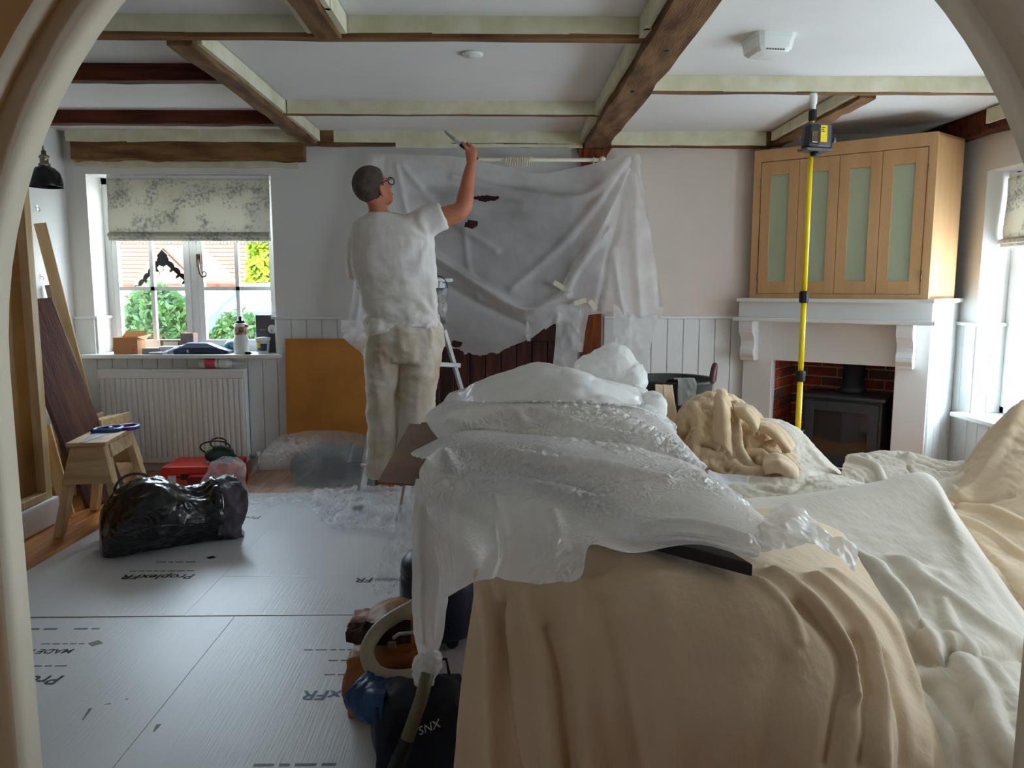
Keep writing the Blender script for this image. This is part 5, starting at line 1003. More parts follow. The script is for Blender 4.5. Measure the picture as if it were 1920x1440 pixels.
for pts, am, wd in (([(870, 720), (960, 715), (1100, 735), (1190, 755)], .012, .02), ([(1060, 695), (1130, 720), (1190, 745)], -.014, .02), ([(1000, 685), (1060, 720), (1180, 752)], .010, .02)): sh.fold(pts, am, wd)
sh.crumple(.006, 5, 2, False); sh.crumple(.004, 14, 2, True); sh.obj('mound_sheet', M['poly'], plC, 0)
g = MB(); g.ell(P_(1148, 690, 3.3), (.115, .11, .095), Matrix.Rotation(.3, 4, 'Y')); g.ell(P_(1120, 690, 3.3), (.09, .09, .065)); g.ell(P_(1185, 715, 3.25), (.055, .08, .075)); g.ell(P_(1195, 745, 3.15), (.045, .06, .04)); g.ell(P_(1225, 770, 3.05), (.05, .07, .07)); g.ell(P_(1208, 790, 2.95), (.05, .07, .04))
fuse(g, 'bunched_end', M['poly'], plC, .009, 4, post=lambda co, no: co + no * (fbm(co * np.array((8, 8, 14)), 3, True) * .016 + fbm(co * 30, 2, True) * .005)[:, None])
# ============================================================ film hung on the back wall, curtain pole
cpz = atY(1000, 300, 5.78).z
cpo = thing('curtain_pole', 'cream curtain pole with bunched rings above the dark doorway', 'curtain pole', (0, 5.77, cpz))
x0, x1 = atY(700, 300, 5.77).x, atY(1122, 300, 5.77).x
MB().tube([(x0, 0, 0), (x1, 0, 0)], .014, 14).obj('pole', M['cream'], cpo)
MB().lathe([(.014, 0), (.026, .012), (.030, .03), (.018, .05), (.006, .055)], 16, Matrix.Translation((x1, 0, 0)) @ Matrix.Rotation(PI / 2, 4, 'Y')).obj('finial', M['cream'], cpo)
for x in (x1 - .05, x0 + .05): MB().box((x - .012, 0, -.012), (x + .012, .11, .012)).obj('bracket', M['cream'], cpo)
for k in range(13):
    px = 948 + k * 4.4 if k < 12 else 1113; xx = atY(px, 300, 5.77).x; t_ = .35 if k < 4 else .08
    MB().tube([(xx + t_ * .02 * math.sin(a), .030 * math.cos(a), -.014 + .034 * math.sin(a)) for a in np.linspace(0, 2 * PI, 22)], .0042, 8, caps=False).obj('ring', M['cream'], cpo)
hf = thing('hung_polythene', 'torn translucent polythene film hung over the dark doorway behind the painter', 'plastic sheet')
yy = 5.66
def rr(y, *q): return [atY(a, b, y + (d if d else 0)) for a, b, *d_ in q for d in (d_[0] if d_ else 0,)]
R = [rr(5.74, (688, 288), (770, 290), (860, 294), (945, 312), (1010, 326), (1080, 314), (1140, 300), (1192, 288)), rr(5.70, (684, 380), (768, 382), (860, 390), (950, 402), (1030, 402), (1100, 396), (1160, 390), (1216, 400)),
     rr(5.66, (670, 480), (758, 488), (850, 500), (950, 512), (1030, 508), (1100, 490), (1170, 500), (1232, 500)), rr(5.64, (658, 570), (748, 585), (845, 585), (945, 600), (1020, 592), (1075, 560), (1150, 575), (1244, 575)), rr(5.66, (646, 640), (740, 645), (832, 656), (905, 670), (985, 640), (1042, 610), (1120, 590), (1236, 600))]
sh = Sheet(R, 240, 190)
for pts, am, wd in (([(1190, 295), (1130, 420), (1060, 540)], .035, .025), ([(1185, 300), (1150, 450), (1120, 580)], -.03, .022), ([(1195, 300), (1190, 430), (1200, 590)], .035, .03), ([(1175, 300), (1090, 370), (960, 360), (850, 330)], .03, .03), ([(1180, 300), (1060, 450), (960, 540)], .02, .03), ([(1195, 330), (1225, 450), (1238, 570)], -.03, .02),
                    ([(745, 310), (765, 400), (800, 500)], .02, .018), ([(755, 310), (830, 400), (930, 470)], .018, .025), ([(815, 480), (900, 535), (985, 580), (1060, 555)], .06, .03), ([(815, 520), (900, 570), (985, 610)], -.03, .03), ([(1060, 550), (1085, 500), (1140, 430)], .03, .025), ([(760, 360), (850, 380), (980, 385)], .014, .03), ([(700, 300), (690, 450), (665, 620)], .02, .02), ([(720, 300), (715, 450), (700, 620)], -.02, .02), ([(1150, 470), (1160, 540), (1170, 590)], .03, .02), ([(870, 420), (880, 500), (900, 560)], .012, .02)): sh.fold(pts, am, wd)
sh.crumple(.014, 2.2, 2, False); sh.crumple(.003, 7, 2, True)
X_, Y_ = proj(sh.flat()); X_ = X_.reshape(sh.nv, sh.nu); Y_ = Y_.reshape(sh.nv, sh.nu); keep = np.ones_like(X_, bool)
wob = fbm(np.stack([X_.ravel() / 9, Y_.ravel() / 9, 0 * X_.ravel()], 1), 2).reshape(X_.shape)
for cx, cy, a, b in ((912, 372, 24, 4.5), (884, 420, 12, 6.5), (856, 645, 9, 5)): keep &= ((X_ - cx) / a) ** 2 + ((Y_ - cy) / b) ** 2 > 1 + wob * .8
u, v = sh.uv(); ht = fbm(np.stack([u.ravel() * 26, 0 * u.ravel(), 0 * u.ravel()], 1), 3).reshape(u.shape); keep &= v < .985 + ht * .05
sh.obj('film', M['polyh'], hf, 0, keep)
for R in ([rr(5.66, (1040, 560), (1062, 566), (1090, 560)), rr(5.64, (1042, 620), (1060, 625), (1086, 610)), rr(5.62, (1036, 690), (1056, 690), (1080, 700))], [rr(5.66, (988, 590), (1000, 588), (1010, 585)), rr(5.65, (985, 620), (992, 625), (998, 620)), rr(5.64, (988, 640), (992, 640), (995, 640))], [rr(5.64, (1150, 570), (1190, 590), (1236, 590)), rr(5.62, (1150, 620), (1185, 630), (1225, 625)), rr(5.60, (1152, 690), (1180, 700), (1212, 690))],
          [rr(5.60, (640, 600), (665, 600), (692, 605)), rr(5.58, (642, 630), (668, 636), (690, 640)), rr(5.58, (670, 655), (680, 665), (688, 680))], [rr(5.66, (1088, 570), (1100, 572), (1106, 575)), rr(5.65, (1082, 610), (1090, 612), (1098, 616)), rr(5.64, (1084, 660), (1088, 660), (1092, 660))]):
    sh = Sheet(R, 30, 40); sh.crumple(.012, 9, 2); sh.obj('torn_strip', M['polyh'], hf, 0)
for px, py, w_, a_ in ((1050, 536, .05, .5), (1088, 566, .045, -.3), (1112, 572, .04, .9)):
    c = atY(px, py, 5.60); MB().box((-w_, -.002, -.018), (w_, .0, .018), Matrix.Translation(c) @ Matrix.Rotation(a_, 4, 'Y')).obj('masking_tape', M['tape'], hf)
# ============================================================ vacuum cleaner, bags, loose film on the floor
M['navy'] = mat('navy_plastic', srgb(24, 32, 60), .35, .1, 6); M['hosem'] = mat('beige_hose', srgb(150, 136, 112), .5, .08, 8, bump=.5, bscale=1)
vc = thing('vacuum_cleaner', 'navy vacuum cleaner with beige hose beside the tool bags left of the table', 'vacuum cleaner', (-.24, 2.95, 0))
MB().lathe([(.10, .03), (.150, .05), (.158, .10), (.158, .24), (.150, .29)], 32).obj('drum', M['navy'], vc); MB().lathe([(.154, .29), (.148, .33), (.11, .37), (.04, .385)], 32).obj('lid', M['black'], vc); MB().tube([(-.05, 0, .38), (-.04, 0, .42), (.04, 0, .42), (.05, 0, .38)], .012, 8).obj('handle', M['black'], vc)
for a in (.4, 2, 3.6, 5.2): MB().lathe([(.022, -.012), (.026, 0), (.022, .012)], 14, Matrix.Translation((.12 * math.cos(a), .12 * math.sin(a), .035)) @ Matrix.Rotation(PI / 2, 4, 'X')).obj('castor', M['black'], vc)
vi = Matrix.Translation((.24, -2.95, 0))
hz = [tuple(atY(*q)) for q in ((830, 1100, 2.75), (800, 1120, 2.55), (773, 1138, 2.42), (717, 1173, 2.36), (690, 1212, 2.30), (692, 1242, 2.26), (708, 1262, 2.22), (735, 1270, 2.20), (773, 1268, 2.16), (800, 1262, 2.14))]
hp = cr1(np.array(hz), 120); g = MB(); rad_ = [.0225 + .0012 * (k % 2) for k in range(len(hp))]
o = g.tube([Vector(p_) for p_ in hp], rad_, 14).obj('hose', mat('beige_hose_plastic', srgb(166, 152, 128), .5, .08, 8), vc); o.matrix_parent_inverse = vi
o = MB().tube([atY(802, 1262, 2.05), atY(790, 1310, 2.02), atY(763, 1388, 1.98)], .019, 14).obj('wand', mat('khaki_tube', srgb(120, 112, 84), .45, .08, 8), vc); o.matrix_parent_inverse = vi
o = MB().tube([atY(765, 1384, 1.985), atY(748, 1425, 1.965), atY(728, 1480, 1.93)], [.021, .022, .024], 14).obj('nozzle', M['black'], vc); o.matrix_parent_inverse = vi
M['navyfab'] = mat('navy_canvas', srgb(14, 20, 34), .55, .15, 5, bump=.15, bscale=120, col2=srgb(20, 30, 50)); M['bluefab'] = mat('blue_canvas', srgb(20, 78, 128), .5, .15, 6, bump=.1, bscale=100, col2=srgb(12, 44, 78))
tb2 = thing('tool_bag', 'navy blue canvas tool bag with white lettering beside the dust sheet', 'bag', (-.22, 2.18, 0))
g = MB(); g.box((-.13, -.13, .01), (.10, .06, .22)); g.ell((-.02, -.04, .22), (.12, .09, .04)); g.ell((-.10, -.04, .13), (.06, .10, .11))
fuse(g, 'body', M['navyfab'], tb2, .010, 5, .6, post=lambda co, no: co + no * (fbm(co * 9, 3, True) * .008)[:, None])
R = [[Vector(a) - Vector((-.22, 2.18, 0)) for a in r_] for r_ in (rowY((690, 1262, 2.22), (715, 1275, 2.2), (728, 1282, 2.18)), rowY((668, 1290, 2.16), (695, 1300, 2.1), (722, 1310, 2.08)), rowY((652, 1310, 2.16), (685, 1330, 2.08), (720, 1340, 2.05)), rowY((665, 1330, 2.16), (685, 1350, 2.1), (715, 1352, 2.08)))]
sh = Sheet(R, 50, 50); sh.crumple(.014, 11, 3, True); sh.obj('flap', M['bluefab'], tb2, .004)
tx = atY(786, 1379, 2.035); ty = atY(852, 1352, 2.035); tx_o = text_mesh('SNX', .034, 'lettering', M['whitep'], tb2, tx - Vector((-.22, 2.18, 0)), (math.radians(88), -math.atan2(ty.z - tx.z, ty.x - tx.x), 0), .001, .3)
MB().tube([(-.02, .0, .25), (-.01, .02, .29), (.06, .02, .29), (.07, .0, .25)], .009, 8, flat=.5).obj('handle', M['navyfab'], tb2)
M['leather'] = mat('tan_leather', srgb(178, 108, 40), .55, .15, 6, bump=.15, bscale=40, col2=srgb(112, 58, 24)); M['fur'] = mat('dark_lining', srgb(70, 36, 20), .9, .3, 16, bump=.6, bscale=60, col2=srgb(30, 16, 12))
lb_ = thing('leather_bag', 'tan leather tool bag with dark lining under the beige hose', 'bag', (-.37, 2.55, 0)); lo = Vector((-.37, 2.55, 0))
g = MB(); g.ell((0, .02, .15), (.13, .22, .15)); g.box((-.12, -.18, .01), (.13, .22, .20)); g.ell((-.05, -.16, .10), (.09, .10, .10)); g.ell((.03, -.02, .24), (.11, .15, .06))
fuse(g, 'body', M['leather'], lb_, .010, 5, .6, post=lambda co, no: co + no * (fbm(co * 8, 3, True) * .012)[:, None])
R = [[Vector(a) - lo for a in r_] for r_ in (rowY((665, 1150, 2.78), (715, 1145, 2.78), (775, 1135, 2.78)), rowY((660, 1165, 2.55), (712, 1162, 2.52), (775, 1155, 2.5)), rowY((650, 1180, 2.48), (700, 1180, 2.45), (770, 1185, 2.42)))]
sh = Sheet(R, 60, 40); sh.crumple(.012, 10, 2, True); sh.obj('flap', M['leather'], lb_, .004)
R = [[Vector(a) - lo for a in r_] for r_ in (rowY((655, 1172, 2.46), (710, 1172, 2.42), (772, 1165, 2.4)), rowY((650, 1195, 2.40), (705, 1195, 2.37), (772, 1190, 2.36)), rowY((650, 1208, 2.37), (705, 1212, 2.35), (772, 1208, 2.34)))]
sh = Sheet(R, 70, 40); sh.crumple(.018, 14, 3, True); sh.obj('lining', M['fur'], lb_, .004)
MB().tube([Vector(atY(*q)) - lo for q in ((738, 1196, 2.3), (748, 1189, 2.29), (775, 1186, 2.29))], .006, 8).obj('strap', M['alu'], lb_); MB().box(tuple(Vector(atY(735, 1210, 2.3)) - lo - Vector((.012, .006, .012))), tuple(Vector(atY(735, 1210, 2.3)) - lo + Vector((.012, .006, .012)))).obj('buckle', M['brass'], lb_, bevel=.003)
# loose film: at the ladder feet, trailing down from the table, over the tool heap and over the tool case
fl1 = thing('floor_film', 'crumpled clear polythene lying around the stepladder feet', 'plastic sheet')
R = [e_((590, 925, .05), (640, 920, .10), (690, 915, .12), (740, 918, .10), (785, 915, .08)), e_((585, 950, .05), (640, 945, .08), (690, 945, .10), (740, 950, .08), (785, 950, .06)), e_((600, 975, .02), (650, 972, .05), (700, 975, .06), (745, 985, .04), (790, 985, .04)), e_((625, 998, .01), (665, 995, .02), (705, 998, .02), (745, 1005, .015), (790, 1010, .015))]
sh = Sheet(R, 130, 80); sh.crumple(.030, 9, 3, True); sh.crumple(.012, 24, 2, True); sh.obj('film', M['polyf'], fl1, 0, zmin=.010)
fl2 = thing('trailing_film', 'bluish polythene film trailing from the table corner down to the floor', 'plastic sheet')
R = [rowY((768, 925, 2.85), (778, 930, 2.8), (790, 935, 2.7)), rowY((745, 985, 3.1), (765, 1000, 3.0), (785, 1010, 2.95)), rowY((718, 1045, 3.25), (745, 1055, 3.2), (775, 1050, 3.2)), rowY((702, 1090, 3.35), (725, 1100, 3.28), (755, 1080, 3.25)), rowY((705, 1112, 3.32), (722, 1122, 3.26), (745, 1110, 3.22))]
sh = Sheet(R, 60, 90); sh.crumple(.02, 8, 3, True); sh.crumple(.008, 22, 2, True); sh.obj('film', M['polyf'], fl2, 0, zmin=.010)
# heap of tools under film
th_ = thing('tool_heap', 'dark blue tool bag hidden under clear film beside the hardboard sheet', 'bag', (-1.16, 5.44, 0))
g = MB(); g.box((-.28, -.13, .01), (.28, .16, .20)); g.ell((.0, .02, .21), (.24, .13, .075)); g.ell((-.20, -.02, .14), (.14, .13, .12)); fuse(g, 'body', M['navyfab'], th_, .014, 5)
MB().box((-.05, -.15, .06), (.22, -.13, .18)).obj('pocket', M['navy'], th_, bevel=.02); MB().tube([(-.12, .02, .25), (-.1, .02, .285), (.1, .02, .285), (.12, .02, .25)], .012, 8).obj('handle', M['black'], th_)
hm = thing('covering_film', 'clear polythene film draped over the dark blue tool bag on the floor', 'plastic sheet')
R = [rowY((540, 880, 5.64), (580, 880, 5.64), (640, 880, 5.64), (700, 880, 5.64)), rowY((535, 818, 5.58), (580, 812, 5.58), (640, 812, 5.58), (700, 822, 5.58)), rowY((505, 836, 5.42), (560, 824, 5.40), (630, 824, 5.40), (705, 832, 5.40)), rowY((480, 870, 5.28), (545, 866, 5.22), (630, 872, 5.20), (705, 882, 5.18)), e_((460, 915, .03), (540, 915, .06), (620, 922, .06), (700, 928, .05)), e_((452, 945, .012), (530, 940, .02), (620, 950, .02), (695, 955, .015)), e_((470, 958, .01), (530, 950, .01), (620, 962, .01), (690, 965, .01))]
sh = Sheet(R, 150, 130)
for pts, am, wd in (([(540, 825), (570, 880), (590, 930)], .02, .02), ([(620, 820), (650, 870), (690, 920)], .016, .018), ([(580, 830), (540, 880), (480, 930)], .02, .02), ([(660, 830), (640, 900), (600, 945)], -.014, .02), ([(560, 830), (620, 880), (690, 890)], .014, .016)): sh.fold(pts, am, wd)
sh.buckle(1.05, 70, 12, .005, .008, .3); sh.crumple(.008, 18, 2, True, np.clip(np.linspace(0, 1, 130)[:, None] * 2 - .8, .2, 1) * np.ones((1, 150))); sh.obj('film', M['polyt'], hm, 0, zmin=.009)
hm2 = thing('covering_film', 'clear film pulled over the right end of the red tool case', 'plastic sheet')
R = [rowY((405, 862, 5.3), (430, 858, 5.3), (455, 865, 5.3)), rowY((395, 872, 5.18), (428, 872, 5.15), (462, 880, 5.15)), rowY((380, 900, 5.12), (420, 905, 5.08), (462, 905, 5.08)), e_((372, 925, .012), (420, 932, .012), (470, 930, .012))]
sh = Sheet(R, 60, 50); sh.crumple(.02, 9, 3, True); sh.obj('film', M['polyf'], hm2, 0, zmin=.009)
# ============================================================ stepladder
ld = thing('stepladder', 'paint-splashed aluminium stepladder under the painter', 'ladder', (-.59, 4.53, .016)); lf = Vector((-.55, -.83, 0)); lw = Vector((-.83, .55, 0)) * .36
T0 = -lf * .42 + Vector((0, 0, 1.42))
def bar(a, b, w, d, nm, m=None, side=None, par=None):
    a, b = Vector(a), Vector(b); Z_ = (b - a).normalized(); sd = Vector(side or lw).normalized(); X_2 = (sd - Z_ * sd.dot(Z_)).normalized(); Y_2 = Z_.cross(X_2); mtx = Matrix((X_2, Y_2, Z_)).transposed().to_4x4(); mtx.translation = a
    return MB().box((-w / 2, -d / 2, 0), (w / 2, d / 2, (b - a).length), mtx).obj(nm, m or M['alu'], par or ld, bevel=.003, seg=1)
for k in (0, 1):
    o_ = lw * k; bar(o_, o_ + T0, .022, .06, 'stile'); bar(o_ + T0 - Vector((0, 0, .30)) - lf * .02, o_ - lf * .95, .02, .035, 'rear_leg')
    MB().box(tuple(o_ + lf * 0 - Vector((.03, .03, .006))), tuple(o_ + Vector((.03, .03, .02)))).obj('rubber_foot', M['black'], ld, bevel=.004)
for z in (.27, .52, .77, 1.02):
    a = -lf * .42 * z / 1.42 + Vector((0, 0, z)); st_ = MB(); c_ = [a + lf * .05, a - lf * .03, a + lw - lf * .03, a + lw + lf * .05]; st_.prism([tuple(q) for q in c_], (0, 0, .018)).obj('step', M['alu'], ld, bevel=.003, seg=1)
a = T0; MB().prism([tuple(q) for q in (a + lf * .06, a - lf * .12, a + lw - lf * .12, a + lw + lf * .06)], (0, 0, .025)).obj('top_platform', M['alu'], ld, bevel=.004)
bar(-lf * .42 * .62 + Vector((0, 0, .92)), -lf * .60 + Vector((0, 0, .88)), .03, .03, 'spreader')
pk = thing('paint_kettle', 'paint-splashed metal paint kettle hooked on the stepladder beside the painter', 'paint pot', atY(822, 570, 4.62) - Vector((0, 0, .12)))
M['splash'] = mat('splashed_metal', srgb(190, 190, 186), .45, .3, 16, col2=srgb(70, 72, 76), metal=.2)
MB().lathe([(.045, 0), (.050, .005), (.056, .21), (.058, .215)], 20).obj('pot', M['splash'], pk); MB().tube([Vector((.055 * math.cos(a), 0, .215 + .07 * math.sin(a))) for a in np.linspace(0, PI, 16)], .003, 6).obj('bail', M['black'], pk)
# ============================================================ the painter
YM = 4.60; KM = YM / F
man = thing('person', 'painter in white T-shirt and stained white trousers reaching a brush to the ceiling', 'person', (-.70, YM, .30)); mo_ = Vector((-.70, YM, .30)); MI = Matrix.Translation(-mo_)
M['skin'] = mat('skin', srgb(186, 122, 92), .5, .08, 8, spec=.35, col2=srgb(182, 108, 80)); M['hair'] = mat('short_dark_hair', srgb(64, 52, 44), .8, .3, 30, bump=.7, bscale=180, col2=srgb(88, 76, 66)); M['shirt'] = mat('white_work_shirt', srgb(226, 221, 218), .9, .05, 2.2, bump=.15, bscale=160, col2=srgb(214, 204, 192)); M['trous'] = mat('stained_white_trousers', srgb(216, 207, 194), .9, .12, 4, bump=.2, bscale=120, col2=srgb(180, 160, 132))
def mp_(px, py, dy=0): return atY(px, py, YM + dy)
def stack(g, rings, n=24):
    vs = []
    for px, py, hw, dy, ry in rings:
        c = mp_(px, py, dy)
        for k in range(n): a = 2 * PI * k / n; vs.append(c + Vector((hw * KM * math.cos(a), ry * math.sin(a), 0)))
    m_ = len(rings); g.add(vs, [(i * n + k, i * n + (k + 1) % n, (i + 1) * n + (k + 1) % n, (i + 1) * n + k) for i in range(m_ - 1) for k in range(n)] + [tuple(range(n)), tuple((m_ - 1) * n + k for k in range(n - 1, -1, -1))], True)
def wr(scale, amp, an=(1, 1, 1), off=0): return lambda co, no: co + no * ((fbm((co + off) * np.array(an) * scale, 3, True) * amp)[:, None])
# trousers
g = MB()
stack(g, [(757, 590, 64, .0, .115), (759, 615, 68, .0, .13), (760, 645, 70, -.01, .14), (758, 675, 66, 0, .13)])
stack(g, [(724, 655, 36, 0, .12), (720, 690, 32, .0, .11), (717, 740, 28, .0, .095), (719, 795, 26.5, -.01, .09), (717, 845, 26, 0, .085), (714, 890, 25, .0, .085)]); stack(g, [(792, 655, 36, 0, .12), (787, 690, 35, .0, .11), (783, 740, 32, .0, .10), (776, 795, 29, 0, .095), (772, 845, 27, .01, .085), (770, 886, 26, .0, .085)])
def trw(co, no):
    h = fbm(co * np.array((6, 6, 10)), 3, True) * .012 + fbm(co * np.array((9, 9, 3)) + 4, 2, True) * .012; return co + no * h[:, None]
o = fuse(g, 'trousers', M['trous'], man, .010, 5, .6, post=trw); o.matrix_parent_inverse = MI
# shirt
g = MB()
stack(g, [(712, 399, 20, -.01, .07), (718, 408, 42, .0, .09), (728, 418, 64, .0, .105), (735, 436, 76, .0, .12), (736, 465, 78, .0, .125), (738, 500, 77, .0, .12), (746, 545, 71, .0, .115), (753, 580, 69, .0, .125), (756, 600, 70, .0, .135), (756, 610, 71, .0, .138)])
stack(g, [(722, 600, 37, .0, .128), (720, 622, 33, .0, .125)])
g.tube([mp_(770, 432), mp_(800, 416), mp_(832, 404, .0)], [.095, .088, .080], 18); g.tube([mp_(690, 430), mp_(672, 455, .02), mp_(668, 490, .04), mp_(672, 520, .06)], [.07, .068, .064, .060], 18)
def shw(co, no):
    z = co[:, 2]; low = np.clip((1.55 - z) / .35, 0, 1); pa = np.array(mp_(806, 452)); dx, dz = co[:, 0] - pa[0], co[:, 2] - pa[2]; th = np.arctan2(dz, dx); rr_ = np.hypot(dx, dz)
    pb = np.array(mp_(820, 596)); th2 = np.arctan2(co[:, 2] - pb[2], co[:, 0] - pb[0]); r2 = np.hypot(co[:, 0] - pb[0], co[:, 2] - pb[2])
    wv = fbm(co * 5, 2) * 2.2
    h = np.sin(th * 8 + wv * 1.5) * .006 * np.exp(-(rr_ / .26) ** 2) * np.clip(rr_ / .14, 0, 1) + np.sin(th2 * 9 + wv * 1.5) * .009 * np.exp(-(r2 / .24) ** 2) * np.clip(r2 / .10, 0, 1) + np.sin(co[:, 2] * 55 + co[:, 0] * 18 + wv * 2.2) * .006 * low + fbm(co * np.array((7, 7, 4)), 3, True) * .007 + fbm(co * np.array((6, 6, 11)) + 9, 3, True) * .018 * low; return co + no * h[:, None]
o = fuse(g, 'shirt', M['shirt'], man, .010, 4, .6, post=shw); o.matrix_parent_inverse = MI
# head frame: looks right, away and up
hc = mp_(700, 352, 0); hf_ = Vector((.66, .60, .40)).normalized(); hu = (Vector((-.30, -.22, 1)) - hf_ * Vector((-.30, -.22, 1)).dot(hf_)).normalized(); hr = hf_.cross(hu); HM = Matrix((hf_, -hr, hu)).transposed().to_4x4(); HM.translation = hc   # local x forward, y to his left, z up
def hl_(x, y, z): return HM @ Vector((x, y, z))
R3 = HM.to_3x3().to_4x4()
g = MB(); hs = 1.04
g.ell(hl_(-.012, 0, .025), (.098 * hs, .078 * hs, .095 * hs), R3); g.ell(hl_(.035, 0, -.035), (.066, .062, .085), R3); g.ell(hl_(.05, 0, -.095), (.042, .045, .030), R3); g.ell(hl_(.02, 0, -.07), (.055, .060, .05), R3)
g.tube([hl_(.085, 0, .005), hl_(.112, 0, -.03), hl_(.118, 0, -.042)], [.010, .015, .012], 10); g.ell(hl_(.098, 0, -.075), (.012, .026, .010), R3); g.ell(hl_(.085, 0, .018), (.016, .05, .012), R3)
for s_ in (1, -1):
    g.tube([hl_(-.010, s_ * .076, -.062), hl_(-.018, s_ * .086, -.035), hl_(-.018, s_ * .090, -.01), hl_(-.004, s_ * .086, .006), hl_(.008, s_ * .080, -.008), hl_(.006, s_ * .078, -.04)], .008, 8); g.ell(hl_(-.006, s_ * .078, -.028), (.014, .008, .028), R3)
nb_ = mp_(712, 412, .01); g.tube([hl_(-.03, 0, -.03), hl_(-.025, 0, -.085), nb_], [.054, .052, .062], 16)
# right arm: bare from the sleeve to the raised hand
sh_, el_, wrs = mp_(812, 412, .0), mp_(866, 392, .0), mp_(884, 306, .05)
g.tube([Vector(q) for q in cr1(np.array([tuple(sh_), tuple((sh_ + el_) / 2 + Vector((0, 0, -.008))), tuple(el_), tuple(el_ * .68 + wrs * .32 + Vector((.006, 0, 0))), tuple(el_ * .3 + wrs * .7), tuple(wrs)]), 22)], list(np.interp(np.linspace(0, 1, 22), [0, .2, .42, .55, .8, 1], [.062, .060, .052, .050, .037, .029])), 16)
g.tube([nb_, mp_(770, 425, .0), sh_], [.06, .06, .058], 12); g.tube([nb_, mp_(690, 440, .02), mp_(672, 470, .04), mp_(672, 500, .05)], [.06, .05, .046, .046], 12)
# left arm bends forward to the ladder
sl, eL, wL = mp_(672, 500, .05), mp_(682, 535, .07), mp_(720, 525, .32); g.tube([sl, eL, eL * .5 + wL * .5, wL], [.046, .044, .038, .030], 14)
# right hand: palm, four fingers closed round the brush handle, thumb
bd = (mp_(820, 232, .10) - mp_(887, 288, .10)).normalized(); hx0 = mp_(884, 288, .07)         # brush axis through the fist
pd = (hx0 - wrs).normalized(); sdv_ = bd.cross(pd).normalized()
g.tube([wrs, wrs * .6 + hx0 * .4, hx0], [.028, .033, .036], 14, flat=.7); g.ell(hx0 + pd * .004, (.038, .030, .036))
for k in range(4):
    b0 = hx0 + bd * (.030 - .021 * k) + sdv_ * .026 + pd * .018; L_ = (.062, .068, .064, .052)[k] / 3; pts = [b0]
    for j, a in enumerate((.2, 1.4, 2.6)): pts.append(pts[-1] + (pd * math.cos(a) - sdv_ * math.sin(a)) * L_ * 1.2)
    g.tube(pts, [.0100, .0098, .0090, .0080], 10)
t0 = hx0 + bd * .028 - sdv_ * .012 - pd * .015; g.tube([t0, t0 + bd * .028 - sdv_ * .012 + pd * .012, t0 + bd * .05 - sdv_ * .002 + pd * .028], [.013, .011, .009], 10)
# left hand resting forward
for k in range(4):
    b0 = wL + Vector((.004 + .0, .03, .022 - .016 * k)); g.tube([wL, b0 + Vector((.01, .02, 0)), b0 + Vector((.03, .045, -.004)), b0 + Vector((.045, .04, -.012))], [.02, .0095, .009, .008], 8)
g.tube([wL, wL + Vector((.02, .01, .025)), wL + Vector((.045, .025, .035))], [.018, .011, .009], 8)
o = fuse(g, 'body', M['skin'], man, .0065, 3, .5); o.matrix_parent_inverse = MI
# hair cap
vs = []; nu_, nv_ = 40, 24; fs = []
for j in range(nv_ + 1):
    th = -PI / 2 + PI * j / nv_
    for k in range(nu_):
        a = 2 * PI * k / nu_; vs.append((-.012 + 1.045 * .098 * hs * math.cos(th) * math.cos(a), 1.045 * .078 * hs * math.cos(th) * math.sin(a), .025 + 1.035 * .095 * hs * math.sin(th)))
def hairy(p_): x, y, z = p_; return (x < .045 + .25 * z and z > -.085 + max(0, (x + .045)) * 1.5) or (z > .075 and x < .075)
for j in range(nv_):
    for k in range(nu_):
        f = (j * nu_ + k, j * nu_ + (k + 1) % nu_, (j + 1) * nu_ + (k + 1) % nu_, (j + 1) * nu_ + k)
        if hairy(tuple(np.mean([vs[i] for i in f], axis=0))): fs.append(f)
g = MB(); g.add([HM @ Vector(p_) for p_ in vs], fs, True); me = g.mesh('hair'); bm = bmesh.new(); bm.from_mesh(me); bmesh.ops.delete(bm, geom=[q for q in bm.verts if not q.link_faces], context='VERTS'); bm.to_mesh(me); bm.free(); me.materials.append(M['hair']); o = link('hair', me, man); o.matrix_parent_inverse = MI; md = o.modifiers.new('t', 'SOLIDIFY'); md.thickness = .008; md.offset = 0
# glasses
M['frame'] = mat('dark_red_frame', srgb(70, 22, 22), .35, .1, 6); g = MB()
for s_ in (1, -1):
    g.tube([hl_(-.012, s_ * .084, -.005), hl_(.0, s_ * .086, .012), hl_(.05, s_ * .082, .014), hl_(.108, s_ * .068, .012)], .0032, 8); g.tube([hl_(.108, s_ * .038 + .030 * math.cos(a), -.002 + .022 * math.sin(a)) for a in np.linspace(0, 2 * PI, 24)], .0032, 8, caps=False)
g.tube([hl_(.108, .010, .004), hl_(.114, 0, .008), hl_(.108, -.010, .004)], .003, 8); o = g.obj('glasses', M['frame'], man); o.matrix_parent_inverse = MI
for px, dy in ((714, 0), (770, 0)):
    c = mp_(px, 890, dy); c.z = .30; g = MB(); g.ell(c + Vector((0, -.02, .035)), (.045, .06, .038)); g.ell(c + Vector((0, .09, .028)), (.045, .10, .030)); o = fuse(g, 'shoe', M['grey'], man, .009, 3); o.matrix_parent_inverse = MI
